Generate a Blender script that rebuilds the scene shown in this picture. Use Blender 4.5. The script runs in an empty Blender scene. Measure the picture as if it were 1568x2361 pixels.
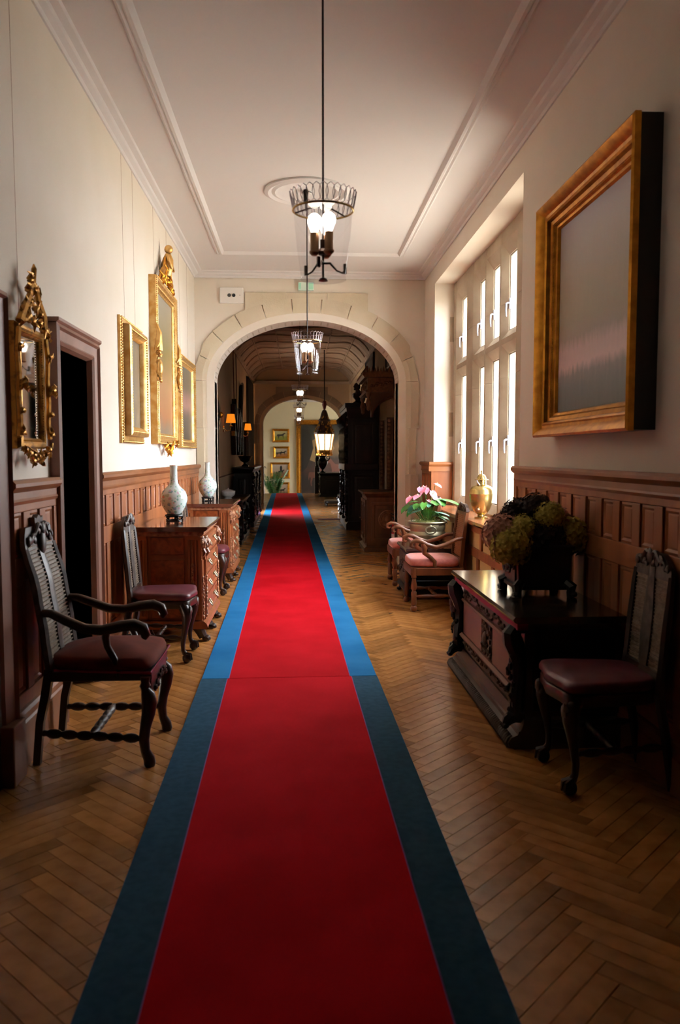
import bpy, math, random
from mathutils import Vector, Matrix, noise
PI = math.pi
sc = bpy.context.scene
COL = sc.collection
rnd = random.Random(7)

# ------------------------------------------------------------------ camera
cam_d = bpy.data.cameras.new('camera')
cam_d.sensor_fit = 'VERTICAL'; cam_d.sensor_height = 36.0; cam_d.sensor_width = 24.0
cam_d.lens = 36.0 * 1836.0 / 2361.0
cam_d.clip_start = 0.05; cam_d.clip_end = 200
cam_d.dof.use_dof = True; cam_d.dof.focus_distance = 7.5; cam_d.dof.aperture_fstop = 3.2
cam = bpy.data.objects.new('camera', cam_d); COL.objects.link(cam)
YAW, PITCH = math.radians(2.986), math.radians(4.066)
cam.location = (0, 0, 1.40)
cam.rotation_euler = (PI/2 - PITCH, 0, -YAW)
sc.camera = cam

# ------------------------------------------------------------------ world, exposure
world = bpy.data.worlds.new('overcast_sky'); sc.world = world; world.use_nodes = True
bg = world.node_tree.nodes['Background']
bg.inputs[0].default_value = (0.90, 0.95, 1.0, 1); bg.inputs[1].default_value = 26.0
sc.view_settings.view_transform = 'Standard'; sc.view_settings.look = 'None'
sc.view_settings.exposure = 0.27; sc.view_settings.gamma = 1.0; sc.view_settings.use_curve_mapping = False
sc.cycles.max_bounces = 6; sc.cycles.diffuse_bounces = 4; sc.cycles.glossy_bounces = 2
sc.cycles.transparent_max_bounces = 8; sc.cycles.sample_clamp_indirect = 6.0
sc.cycles.use_light_tree = False; sc.cycles.adaptive_threshold = 0.03; sc.cycles.caustics_reflective = False; sc.cycles.caustics_refractive = False

def portal(name, loc, rot, sx, sy):
    l = bpy.data.lights.new(name, 'AREA'); l.shape = 'RECTANGLE'; l.size = sx; l.size_y = sy
    l.cycles.is_portal = True
    o = bpy.data.objects.new(name, l); COL.objects.link(o); o.location = loc; o.rotation_euler = rot
    return o
# daylight enters through the corridor window, a garden door in the dim hall and a window of the end room
portal('daylight_portal', (2.10, 7.48, 2.05), (0, PI/2, 0), 2.5, 3.5)
portal('daylight_portal', (-1.78, 19.55, 1.15), (0, -PI/2, 0), 2.2, 1.3)
portal('daylight_portal', (3.25, 31.6, 1.6), (0, PI/2, 0), 2.4, 2.4)

# hazy sun along the building: lights the gravel court outside, does not enter the windows
sun_d = bpy.data.lights.new('sun', 'SUN'); sun_d.energy = 260.0; sun_d.angle = 0.02; sun_d.color = (1.0, 0.96, 0.90)
sun = bpy.data.objects.new('sun', sun_d); COL.objects.link(sun); sun.rotation_euler = (math.radians(-40), math.radians(0.6), 0)

# ------------------------------------------------------------------ colours and materials
def lin(h):
    h = h.lstrip('#'); out = []
    for i in (0, 2, 4):
        c = int(h[i:i+2], 16) / 255.0
        out.append(c/12.92 if c <= 0.04045 else ((c+0.055)/1.055)**2.4)
    return (out[0], out[1], out[2], 1.0)
MAT = {}
def M(name, base, rough=0.5, metal=0.0, var=None, vs=(4, 4, 4), vlo=0.35, vhi=0.65, detail=4,
      bump=0.0, bs=40.0, bdist=0.005, coat=0.0, spec=0.5, emis=None, estr=0.0, sheen=0.0, tone=False, coord='Object', dist=0.0):
    m = bpy.data.materials.new(name); m.use_nodes = True
    nt = m.node_tree; N = nt.nodes; L = nt.links; b = N['Principled BSDF']
    b.inputs['Roughness'].default_value = rough; b.inputs['Metallic'].default_value = metal
    b.inputs['Coat Weight'].default_value = coat; b.inputs['Coat Roughness'].default_value = 0.12
    b.inputs['Specular IOR Level'].default_value = spec
    if sheen: b.inputs['Sheen Weight'].default_value = sheen
    b.inputs['Base Color'].default_value = lin(base)
    tc = N.new('ShaderNodeTexCoord'); src = tc.outputs[coord]
    col = None
    if var:
        mp = N.new('ShaderNodeMapping'); mp.inputs['Scale'].default_value = vs; L.new(src, mp.inputs[0])
        nz = N.new('ShaderNodeTexNoise'); nz.inputs['Scale'].default_value = 1.0; nz.inputs['Detail'].default_value = detail
        nz.inputs['Distortion'].default_value = dist; L.new(mp.outputs[0], nz.inputs[0])
        cr = N.new('ShaderNodeValToRGB'); cr.color_ramp.elements[0].position = vlo; cr.color_ramp.elements[1].position = vhi
        cr.color_ramp.elements[0].color = lin(base); cr.color_ramp.elements[1].color = lin(var)
        L.new(nz.outputs[0], cr.inputs[0]); col = cr.outputs[0]
    if tone:
        at = N.new('ShaderNodeAttribute'); at.attribute_name = 'tone'
        mx = N.new('ShaderNodeMix'); mx.data_type = 'RGBA'; mx.blend_type = 'MULTIPLY'; mx.inputs[0].default_value = 1.0
        if col: L.new(col, mx.inputs[6])
        else: mx.inputs[6].default_value = lin(base)
        L.new(at.outputs['Color'], mx.inputs[7]); col = mx.outputs[2]
    if col: L.new(col, b.inputs['Base Color'])
    if bump:
        n2 = N.new('ShaderNodeTexNoise'); n2.inputs['Scale'].default_value = bs; n2.inputs['Detail'].default_value = 3
        L.new(src, n2.inputs[0])
        bp = N.new('ShaderNodeBump'); bp.inputs['Strength'].default_value = bump; bp.inputs['Distance'].default_value = bdist
        L.new(n2.outputs[0], bp.inputs['Height']); L.new(bp.outputs[0], b.inputs['Normal'])
    if emis:
        b.inputs['Emission Color'].default_value = lin(emis); b.inputs['Emission Strength'].default_value = estr
    MAT[name] = m
    return m
def thin_glass(name, tint, refl=0.12):
    m = bpy.data.materials.new(name); m.use_nodes = True; nt = m.node_tree; N = nt.nodes; L = nt.links
    N.remove(N['Principled BSDF']); out = N['Material Output']
    tr = N.new('ShaderNodeBsdfTransparent'); tr.inputs[0].default_value = lin(tint)
    gl = N.new('ShaderNodeBsdfGlossy'); gl.inputs['Roughness'].default_value = 0.03
    lw = N.new('ShaderNodeLayerWeight'); lw.inputs[0].default_value = 0.25
    mm = N.new('ShaderNodeMath'); mm.operation = 'MULTIPLY_ADD'; mm.inputs[1].default_value = refl*2.0; mm.inputs[2].default_value = refl*0.2
    mx = N.new('ShaderNodeMixShader'); L.new(lw.outputs['Facing'], mm.inputs[0]); L.new(mm.outputs[0], mx.inputs[0])
    L.new(tr.outputs[0], mx.inputs[1]); L.new(gl.outputs[0], mx.inputs[2]); L.new(mx.outputs[0], out.inputs[0])
    MAT[name] = m; return m

M('wall_paint', 'E4D9CB', 0.9, var='DFD3C2', vs=(1.5, 1.5, 1.5), bump=0.15, bs=90, bdist=0.002)
M('ceiling_paint', 'DEDAD8', 0.9, bump=0.08, bs=60, bdist=0.002)
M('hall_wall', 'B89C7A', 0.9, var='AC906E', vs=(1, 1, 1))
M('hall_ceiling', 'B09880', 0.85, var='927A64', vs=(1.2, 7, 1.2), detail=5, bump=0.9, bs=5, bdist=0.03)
M('end_wall', 'EFE3C4', 0.9)
M('stone', 'CDBFA8', 0.85, var='C2B398', vs=(2, 2, 2), bump=0.35, bs=55, bdist=0.004)
M('stone_b', 'C8B9A2', 0.85, var='BCAB92', vs=(2, 2, 2), bump=0.35, bs=55, bdist=0.004)
M('mortar', 'A8977C', 0.95)
M('window_stone', 'B9AA94', 0.85, var='A39079', vs=(2, 2, 3), bump=0.3, bs=60, bdist=0.004)
M('oak_panel', 'A4663C', 0.42, var='8A502E', vs=(7, 7, 1.2), detail=6, bump=0.12, bs=60, bdist=0.002, spec=0.4)
M('oak_rail', '986038', 0.40, var='7E4A2A', vs=(3, 3, 3), detail=6, spec=0.4)
M('door_wood', '926856', 0.45, var='835A48', vs=(6, 6, 1), spec=0.4)
M('sill_wood', 'A56A44', 0.25, var='945A38', vs=(3, 1, 3), coat=0.4)
M('sill_panel', 'D9BE86', 0.85, var='CFB078', vs=(2, 2, 2))
M('dark_wood', '2B1810', 0.38, var='190D08', vs=(8, 8, 1.5), detail=6, spec=0.45)
M('black_wood', '120C0A', 0.35, var='0B0706', vs=(8, 8, 1.5), spec=0.45)
M('chair_wood', '3A2114', 0.32, var='24130B', vs=(10, 10, 2), detail=5, spec=0.5)
M('grey_carved', '574A42', 0.42, var='2C211B', vs=(22, 22, 22), vlo=0.4, vhi=0.7, spec=0.5)
M('walnut', '7A4526', 0.36, var='58301A', vs=(9, 9, 2), detail=6, spec=0.5)
M('dresser_wood', 'A5643A', 0.34, var='84482A', vs=(7, 7, 1.5), detail=6, spec=0.5)
M('dresser_burl', '9A5228', 0.3, var='6F3517', vs=(14, 14, 14), detail=8, dist=1.5, spec=0.5)
M('dresser_carve', 'B98762', 0.4, var='7A4B33', vs=(30, 30, 30), spec=0.5)
M('dresser_top', '6A4030', 0.08, var='583226', vs=(5, 1, 5), coat=1.0, spec=0.8)
M('cassone_top', '3E2E24', 0.16, var='2C1F18', vs=(5, 1.2, 5), coat=0.5, spec=0.6)
M('cassone_wood', '5A483A', 0.4, var='3E2E24', vs=(8, 2, 8), spec=0.45)
M('cassone_panel', '8E6250', 0.42, var='7C5242', vs=(3, 3, 3), spec=0.4)
M('cane', '8C7B68', 0.55, var='6E5D4C', vs=(40, 40, 40), bump=0.5, bs=300, bdist=0.002)
M('cane_amber', 'A4683E', 0.5, var='80492A', vs=(60, 60, 60), bump=0.6, bs=260, bdist=0.002)
M('red_velvet', '70260E', 0.85, var='581C0A', vs=(6, 6, 6), sheen=0.05, spec=0.2)
M('purple_leather', '6B3540', 0.36, var='56262F', vs=(9, 9, 9), bump=0.1, bs=160, bdist=0.001, spec=0.5)
M('pink_fabric', 'C97468', 0.7, var='BC655A', vs=(40, 40, 40), sheen=0.4)
M('gilt', 'C98A2C', 0.34, 0.85, var='A56A1C', vs=(16, 16, 16), bump=0.25, bs=120, bdist=0.002)
M('gilt_pale', 'D9B070', 0.36, 0.6, var='C08B40', vs=(20, 20, 20), bump=0.3, bs=140, bdist=0.002)
M('gilt_antique', 'B88436', 0.36, 0.7, var='5A3A18', vs=(30, 30, 30), vlo=0.5, vhi=0.75)
M('brass', 'D2B878', 0.27, 0.9, var='BC9C58', vs=(6, 6, 6))
M('brass_aged', 'B8B090', 0.36, 0.65, var='A09C80', vs=(6, 6, 6))
M('old_brass', '9A7458', 0.35, 0.8)
M('lattice_metal', 'B0A4AC', 0.35, 0.7)
M('bronze', '3A241C', 0.4, 0.6)
M('casement_paint', '8E8478', 0.6)
M('steel_pale', 'B4B0BC', 0.4, 0.5)
M('steel_grey', '5A5856', 0.4, 0.5)
M('iron', '241A1C', 0.45, 0.6)
M('mirror_glass', 'DDE2E6', 0.03, 1.0)
M('white_plastic', 'EFEBE4', 0.5)
M('black_plastic', '1A1A1C', 0.4)
M('exit_green', 'A4DCC2', 0.5)
M('exit_pale', 'DDF0E2', 0.5)
M('red_paint', 'D0101A', 0.35)
M('carpet_red', 'B40014', 0.95, var='C60A1E', vs=(2.2, 2.2, 2.2), bump=0.5, bs=500, bdist=0.003, spec=0.1)
M('carpet_blue', '1C6AA2', 0.95, var='2C7AB2', vs=(2.2, 2.2, 2.2), bump=0.5, bs=500, bdist=0.003, spec=0.1)
M('carpet_teal', '375A72', 0.95, var='2E5066', vs=(30, 30, 30), bump=0.5, bs=500, bdist=0.003, spec=0.1)
M('carpet_seam', '8A5A9A', 0.95)
M('parquet', 'BE864E', 0.25, var='A4703A', vs=(9, 9, 9), detail=5, spec=0.55, tone=True)
M('gravel', 'C4BFB2', 0.95, var='B4AFA0', vs=(1, 1, 1))
M('subfloor', '5A3A1E', 0.6)
M('red_strip', '5A1214', 0.8)
M('magenta_felt', 'A82C52', 0.8)
M('paint_dark', '3A3330', 0.4, var='6A6058', vs=(3, 2, 2))
M('black_gloss', '0A0708', 0.25, spec=0.6)
M('leaf_green', '4E8A34', 0.4, var='2F6424', vs=(9, 9, 9))
M('leaf_blue', '5E9A88', 0.35, var='3E7A5A', vs=(9, 9, 9))
M('palm_green', '3E7A3A', 0.45, var='2A5A2A', vs=(6, 6, 6))
M('spathe_pink', 'E46A86', 0.35, var='F09AB0', vs=(12, 12, 12))
M('spadix', 'E8C8A0', 0.6)
M('moss', '8A8A4A', 0.9, var='5E6A30', vs=(30, 30, 30))
M('hyd_olive', 'C8B658', 0.8, var='A6963C', vs=(30, 30, 30))
M('hyd_pink', 'D09C88', 0.8, var='B88272', vs=(30, 30, 30))
M('hyd_dark', '33201E', 0.8, var='1E1412', vs=(30, 30, 30))
M('pot_black', '1C1512', 0.35, var='0E0A08', vs=(8, 8, 8), spec=0.5)
M('pot_grey', '4A4440', 0.4, var='2A2522', vs=(40, 40, 40))
M('shade_orange', 'B86A14', 0.8, emis='FF8A1C', estr=0.8)
M('bulb_glow', 'FFFFFF', 0.5, emis='FFF1DC', estr=10.0)
M('lantern_glow', 'FFE8C8', 0.5, emis='FFD8A4', estr=2.2)
M('canvas_green', '5A5A3A', 0.5)
M('oak_hall', '6A3E22', 0.42, var='4A2814', vs=(8, 8, 2), detail=6, bump=0.15, bs=50, bdist=0.003)
M('oak_hall_light', '8A5A38', 0.38, var='6A4026', vs=(20, 20, 20), detail=6)
M('cabinet_wood', '24140E', 0.36, var='140B08', vs=(8, 8, 2), spec=0.5)
M('cabinet_panel', '35201A', 0.4, var='1E110D', vs=(8, 8, 2))
M('tapestry', '161210', 0.8, var='2A221C', vs=(4, 4, 2))
M('white_china', 'DDD8D0', 0.25, var='B8B4B0', vs=(10, 10, 10))
thin_glass('lantern_glass', 'FDFDFF', 0.10)
thin_glass('pane_glass', 'FFFFFF', 0.06)

def ramp_picture(name, stops, axis=2, lo=0.0, hi=1.0, rough=0.35, warp=0.06, ns=6.0, streak=(1, 1, 1), coord='Generated'):
    """flat painted picture: horizontal bands of paint, slightly broken up by noise"""
    m = bpy.data.materials.new(name); m.use_nodes = True; nt = m.node_tree; N = nt.nodes; L = nt.links; b = N['Principled BSDF']
    tc = N.new('ShaderNodeTexCoord'); mp = N.new('ShaderNodeMapping'); mp.inputs['Scale'].default_value = streak
    L.new(tc.outputs[coord], mp.inputs[0])
    nz = N.new('ShaderNodeTexNoise'); nz.inputs['Scale'].default_value = ns; nz.inputs['Detail'].default_value = 6; L.new(mp.outputs[0], nz.inputs[0])
    sp = N.new('ShaderNodeSeparateXYZ'); L.new(tc.outputs[coord], sp.inputs[0])
    ma = N.new('ShaderNodeMath'); ma.operation = 'MULTIPLY_ADD'; ma.inputs[1].default_value = warp*2
    L.new(nz.outputs[0], ma.inputs[0]); L.new(sp.outputs[axis], ma.inputs[2])
    sb = N.new('ShaderNodeMath'); sb.operation = 'SUBTRACT'; sb.inputs[1].default_value = warp; L.new(ma.outputs[0], sb.inputs[0])
    cr = N.new('ShaderNodeValToRGB'); e = cr.color_ramp.elements
    while len(e) < len(stops): e.new(0.5)
    for i, (p, c) in enumerate(stops): e[i].position = p; e[i].color = lin(c)
    L.new(sb.outputs[0], cr.inputs[0]); L.new(cr.outputs[0], b.inputs['Base Color'])
    b.inputs['Roughness'].default_value = rough
    bp = N.new('ShaderNodeBump'); bp.inputs['Strength'].default_value = 0.12; bp.inputs['Distance'].default_value = 0.003
    L.new(nz.outputs[0], bp.inputs['Height']); L.new(bp.outputs[0], b.inputs['Normal'])
    MAT[name] = m; return m
ramp_picture('seascape', [(0.0, '5C656A'), (0.13, '747C82'), (0.19, '8F8A90'), (0.24, 'DDBCC0'), (0.32, 'CDB0B4'), (0.38, '9E9088'), (0.46, '9C917E'), (0.62, 'A89E8A'), (0.85, 'B4ACA6'), (1.0, 'AEA6B2')], warp=0.05, ns=7, streak=(1, 5, 1))  # pale bands carry the glare on the canvas as paint colour
ramp_picture('portrait_stripe', [(0.0, '4A4A4A'), (0.3, '8A8A88'), (0.6, '6A665E'), (1.0, '3A3632')], axis=1, warp=0.25, ns=5)
ramp_picture('portrait_tall', [(0.0, '7E7060'), (0.12, '9A6A4A'), (0.35, 'A07A58'), (0.5, '8A7450'), (0.62, '7A7048'), (0.8, '867C64'), (1.0, '90887A')], warp=0.12, ns=4)
ramp_picture('portrait_small', [(0.0, '4E463E'), (0.3, '55504A'), (0.48, 'A07A72'), (0.6, '8A6660'), (0.72, '5A5040'), (1.0, '6A6458')], warp=0.08, ns=5)
ramp_picture('hunt_scene', [(0.0, '4A3020'), (0.1, '261A12'), (0.3, '241A12'), (0.42, '3E2418'), (0.5, '30241A'), (0.68, '6A5030'), (0.85, '3A3226'), (1.0, '1E1A14')], warp=0.22, ns=3.0, rough=0.7)
ramp_picture('horse_green', [(0.0, '7A7A2E'), (0.35, '8A8A3A'), (0.5, 'B0A870'), (1.0, 'C8C090')], warp=0.03)
ramp_picture('horse_sand', [(0.0, 'A86A3E'), (0.3, 'B07848'), (0.42, 'B8A488'), (1.0, 'C8BCA8')], warp=0.03)
ramp_picture('horse_brown', [(0.0, '7A5A3A'), (0.25, '8A6A48'), (0.45, 'A8947E'), (1.0, 'B8A898')], warp=0.06)

def porcelain():
    m = bpy.data.materials.new('porcelain'); m.use_nodes = True; nt = m.node_tree; N = nt.nodes; L = nt.links; b = N['Principled BSDF']
    b.inputs['Roughness'].default_value = 0.15; b.inputs['Coat Weight'].default_value = 0.5
    tc = N.new('ShaderNodeTexCoord'); prev = None
    cols = [('B4C8B0', 22, 0.30, 5.0), ('8AA8C4', 16, 0.22, 9.0), ('D08A76', 13, 0.18, 2.0), ('D0B4C0', 17, 0.22, 7.0), ('8CB4A4', 30, 0.26, 1.0)]
    for c, s, th, off in cols:
        mp = N.new('ShaderNodeMapping'); mp.inputs['Location'].default_value = (off, off*1.7, off*0.6); L.new(tc.outputs['Object'], mp.inputs[0])
        nz = N.new('ShaderNodeTexNoise'); nz.inputs['Scale'].default_value = 60; nz.inputs['Detail'].default_value = 2; L.new(mp.outputs[0], nz.inputs[0])
        vo = N.new('ShaderNodeTexVoronoi'); vo.inputs['Scale'].default_value = s; L.new(mp.outputs[0], vo.inputs[0])
        ad = N.new('ShaderNodeMath'); ad.operation = 'MULTIPLY_ADD'; ad.inputs[1].default_value = 0.35; L.new(nz.outputs[0], ad.inputs[0]); L.new(vo.outputs['Distance'], ad.inputs[2])
        lt = N.new('ShaderNodeMath'); lt.operation = 'LESS_THAN'; lt.inputs[1].default_value = th + 0.17; L.new(ad.outputs[0], lt.inputs[0])
        mx = N.new('ShaderNodeMix'); mx.data_type = 'RGBA'; L.new(lt.outputs[0], mx.inputs[0])
        if prev is None: mx.inputs[6].default_value = lin('D4E0DC')
        else: L.new(prev, mx.inputs[6])
        mx.inputs[7].default_value = lin(c); prev = mx.outputs[2]
    L.new(prev, b.inputs['Base Color']); MAT['porcelain'] = m
porcelain()
# ------------------------------------------------------------------ mesh helpers
class MB:
    """collects shapes; build() links them as ONE mesh object"""
    def __init__(s): s.v = []; s.f = []; s.tone = None
    def add(s, v, f):
        o = len(s.v); s.v += [tuple(p) for p in v]; s.f += [tuple(i+o for i in q) for q in f]; return s
    def box(s, x0, x1, y0, y1, z0, z1):
        return s.add([(x0,y0,z0),(x1,y0,z0),(x1,y1,z0),(x0,y1,z0),(x0,y0,z1),(x1,y0,z1),(x1,y1,z1),(x0,y1,z1)],
                     [(0,3,2,1),(4,5,6,7),(0,1,5,4),(1,2,6,5),(2,3,7,6),(3,0,4,7)])
    def cbox(s, c, d, rot=None):
        R = rot or Matrix.Identity(3); a, b, e = d[0]/2, d[1]/2, d[2]/2
        P = [Vector(c) + R @ Vector(q) for q in [(-a,-b,-e),(a,-b,-e),(a,b,-e),(-a,b,-e),(-a,-b,e),(a,-b,e),(a,b,e),(-a,b,e)]]
        return s.add(P, [(0,3,2,1),(4,5,6,7),(0,1,5,4),(1,2,6,5),(2,3,7,6),(3,0,4,7)])
    def taper(s, x0, x1, y0, y1, z0, X0, X1, Y0, Y1, z1):
        return s.add([(x0,y0,z0),(x1,y0,z0),(x1,y1,z0),(x0,y1,z0),(X0,Y0,z1),(X1,Y0,z1),(X1,Y1,z1),(X0,Y1,z1)],
                     [(0,3,2,1),(4,5,6,7),(0,1,5,4),(1,2,6,5),(2,3,7,6),(3,0,4,7)])
    def prism(s, poly, axis, a, b):
        """extrude a 2-D polygon along axis; poly coordinates are the other two axes in x<y<z order"""
        def p(q, t): return [(t,q[0],q[1]),(q[0],t,q[1]),(q[0],q[1],t)][axis]
        n = len(poly); v = [p(q,a) for q in poly] + [p(q,b) for q in poly]
        f = [tuple(range(n))[::-1], tuple(range(n,2*n))] + [(i,(i+1)%n,n+(i+1)%n,n+i) for i in range(n)]
        return s.add(v, f)
    def lathe(s, prof, n=20, c=(0,0,0), mat=None, a0=0.0, a1=2*PI, sx=1.0, sy=1.0):
        full = abs(a1-a0-2*PI) < 1e-6; k = n if full else n+1; v = []; f = []
        for r, z in prof:
            for i in range(k):
                a = a0 + (a1-a0)*i/n; p = Vector((r*math.cos(a)*sx, r*math.sin(a)*sy, z))
                if mat: p = mat @ p
                v.append(p + Vector(c))
        for j in range(len(prof)-1):
            for i in range(n):
                i2 = (i+1) % k
                f.append((j*k+i, j*k+i2, (j+1)*k+i2, (j+1)*k+i))
        if full:
            if prof[0][0] > 1e-5: f.append(tuple(range(k))[::-1])
            if prof[-1][0] > 1e-5: f.append(tuple((len(prof)-1)*k+i for i in range(k)))
        return s.add(v, f)
    def tube(s, pts, rad, n=8, caps=True, flat=1.0):
        pts = [Vector(p) for p in pts]; m = len(pts)
        if not hasattr(rad, '__len__'): rad = [rad]*m
        v = []; f = []; t0 = None; u = None
        for i in range(m):
            t = (pts[min(i+1,m-1)] - pts[max(i-1,0)])
            if t.length < 1e-9: t = Vector((0,0,1))
            t.normalize()
            if u is None:
                ref = Vector((0,1,0)) if abs(t.y) < 0.8 else Vector((1,0,0))
                u = (ref - t*ref.dot(t)).normalized()
            else:
                u = (u - t*u.dot(t)).normalized()
            w = t.cross(u)
            for k in range(n):
                a = 2*PI*(k+0.5)/n; v.append(pts[i] + (u*math.cos(a)*flat + w*math.sin(a))*rad[i])
        for i in range(m-1):
            for k in range(n):
                k2 = (k+1) % n; f.append((i*n+k, i*n+k2, (i+1)*n+k2, (i+1)*n+k))
        if caps: f.append(tuple(range(n))[::-1]); f.append(tuple((m-1)*n+k for k in range(n)))
        return s.add(v, f)
    def turned(s, a, b, prof, n=10):
        """turned baluster between a and b; prof = [(t, radius)]"""
        a = Vector(a); b = Vector(b); return s.tube([a.lerp(b, t) for t, r in prof], [r for t, r in prof], n)
    def frame(s, u0, u1, w0, w1, prof, fn, sides=4):
        """mitred rectangular moulding. prof = [(inset, height)], fn(u, w, h) -> xyz. sides=3 leaves the bottom open"""
        rings = []
        for d, h in prof:
            wb = w0 if sides == 3 else w0+d
            rings.append([fn(u0+d, wb, h), fn(u0+d, w1-d, h), fn(u1-d, w1-d, h), fn(u1-d, wb, h)])
        v = [p for r in rings for p in r]; f = []; n = len(prof)
        for j in range(n):
            j2 = (j+1) % n
            if j2 == 0 and sides == 3: pass
            for k in range(4 if sides == 4 else 3):
                k2 = (k+1) % 4; f.append((j*4+k, j*4+k2, j2*4+k2, j2*4+k))
        if sides == 3:
            f.append(tuple(j*4 for j in range(n))); f.append(tuple(j*4+3 for j in range(n))[::-1])
        return s.add(v, f)
    def sweep(s, prof, path, closed=False):
        """sweep frames: path = list of functions (a,b)->xyz applied to closed profile"""
        n = len(prof); m = len(path); v = []; f = []
        for fn in path: v += [fn(*q) for q in prof]
        for i in range(m if closed else m-1):
            i2 = (i+1) % m
            for k in range(n):
                k2 = (k+1) % n; f.append((i*n+k, i*n+k2, i2*n+k2, i2*n+k))
        if not closed: f.append(tuple(range(n))[::-1]); f.append(tuple((m-1)*n+k for k in range(n)))
        return s.add(v, f)
    def grid(s, fn, nu, nv):
        v = [fn(i/nu, j/nv) for i in range(nu+1) for j in range(nv+1)]; f = []
        for i in range(nu):
            for j in range(nv):
                a = i*(nv+1)+j; f.append((a, a+1, a+nv+2, a+nv+1))
        return s.add(v, f)
    def slab(s, fn, nu, nv, t):
        """grid surface with thickness: fn(u,v)->(point, normal)"""
        A = []; B = []
        for i in range(nu+1):
            for j in range(nv+1):
                p, nn = fn(i/nu, j/nv); A.append(Vector(p)); B.append(Vector(p)-Vector(nn)*t)
        k = len(A); f = []; w = nv+1
        for i in range(nu):
            for j in range(nv):
                a = i*w+j; f.append((a, a+w, a+w+1, a+1)); f.append((k+a, k+a+1, k+a+w+1, k+a+w))
        for j in range(nv): f.append((j, j+1, k+j+1, k+j)); a = nu*w+j; f.append((a, k+a, k+a+1, a+1))
        for i in range(nu): a = i*w; f.append((a, k+a, k+a+w, a+w)); a = i*w+nv; f.append((a, a+w, k+a+w, k+a))
        return s.add(A+B, f)
    def ball(s, c, r, nu=8, nv=6, sc3=(1,1,1), lump=0.0, seed=0.0, rot=None):
        v = []; f = []; c = Vector(c)
        for j in range(nv+1):
            th = PI*j/nv
            for i in range(nu):
                a = 2*PI*i/nu; d = Vector((math.sin(th)*math.cos(a), math.sin(th)*math.sin(a), math.cos(th)))
                k = 1.0 + (lump*noise.noise(d*2.3 + Vector((seed, seed*1.3, -seed))) if lump else 0)
                p = Vector((d.x*sc3[0], d.y*sc3[1], d.z*sc3[2]))*r*k
                if rot: p = rot @ p
                v.append(c + p)
        for j in range(nv):
            for i in range(nu):
                i2 = (i+1) % nu; f.append((j*nu+i, (j+1)*nu+i, (j+1)*nu+i2, j*nu+i2))
        return s.add(v, f)
    def rbox(s, x0, x1, y0, y1, z0, z1, r, dome=0.0, n=10, fn=None, front=0.0):
        """cushion: rounded box with domed top; fn warps points"""
        rows = []
        cx, cy = (x0+x1)/2, (y0+y1)/2; hx, hy = (x1-x0)/2, (y1-y0)/2
        def ring(inset, z):
            out = []; k = 32
            for i in range(k):
                a = 2*PI*i/k; c, d = math.cos(a), math.sin(a); e = 0.42
                px = math.copysign(abs(c)**e, c)*(hx-inset); py = math.copysign(abs(d)**e, d)*(hy-inset)
                out.append((cx+px, cy+py, z))
            return out
        prof = [(r*0.6, z0), (0, z0+r*0.6), (0, z1-r), (r*0.3, z1-r*0.3), (r, z1)]
        m = min(hx, hy)
        for t in (0.35, 0.6, 0.8, 0.95): prof.append((r+(m-r)*t, z1+dome*math.sin(t*PI/2)))
        v = []; f = []
        for ins, z in prof: v += ring(ins, z)
        k = 32
        for j in range(len(prof)-1):
            for i in range(k): i2 = (i+1) % k; f.append((j*k+i, j*k+i2, (j+1)*k+i2, (j+1)*k+i))
        f.append(tuple(range(k))[::-1]); f.append(tuple((len(prof)-1)*k+i for i in range(k)))
        if fn: v = [fn(p) for p in v]
        return s.add(v, f)
    def xf(s, mat, start=0):
        for i in range(start, len(s.v)): s.v[i] = tuple(mat @ Vector(s.v[i]))
        return s
    def mesh(s, name, mat, smooth=0.6):
        me = bpy.data.meshes.new(name); me.from_pydata(s.v, [], s.f); me.update()
        if mat: me.materials.append(MAT[mat] if isinstance(mat, str) else mat)
        if smooth:
            me.polygons.foreach_set('use_smooth', [True]*len(me.polygons)); me.set_sharp_from_angle(angle=smooth)
        return me
    def build(s, name, mat, parent=None, smooth=0.6, bevel=0.0, loc=None):
        o = bpy.data.objects.new(name, s.mesh(name, mat, smooth)); COL.objects.link(o)
        if parent is not None: o.parent = parent
        if loc: o.location = loc
        if bevel:
            b = o.modifiers.new('bevel', 'BEVEL'); b.width = bevel; b.segments = 2; b.limit_method = 'ANGLE'; b.angle_limit = 0.7
        return o
def fix_normals():
    import bmesh
    done = set()
    for o in COL.objects:
        if o.type == 'MESH' and o.data.name not in done and len(o.data.polygons) < 20000:
            done.add(o.data.name)
            bm = bmesh.new(); bm.from_mesh(o.data); bmesh.ops.recalc_face_normals(bm, faces=bm.faces); bm.to_mesh(o.data); bm.free()
def thing(name, label, cat, loc=(0,0,0), rz=0.0, group=None):
    o = bpy.data.objects.new(name, None); COL.objects.link(o); o.empty_display_size = 0.1
    o.location = loc; o.rotation_euler = (0, 0, rz); return tag(o, label, cat, group)
def tag(o, label, cat, group=None, kind=None):
    o['label'] = label; o['category'] = cat
    if group: o['group'] = group
    if kind: o['kind'] = kind
    return o
def struct(o, label=None):
    o['kind'] = 'structure'
    if label: o['label'] = label
    return o
def copy_obj(o, parent=None):
    c = o.copy(); COL.objects.link(c)
    if parent is not None: c.parent = parent
    return c
def dup(root, label, loc=None, rz=None, group=None):
    r = copy_obj(root); r['label'] = label
    if loc: r.location = loc
    if rz is not None: r.rotation_euler = (0, 0, rz)
    if group: r['group'] = group
    for ch in list(root.children):
        c = copy_obj(ch, r)
        for g in list(ch.children): copy_obj(g, c)
    return r
def rotm(ax, a): return Matrix.Rotation(a, 3, ax)
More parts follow.
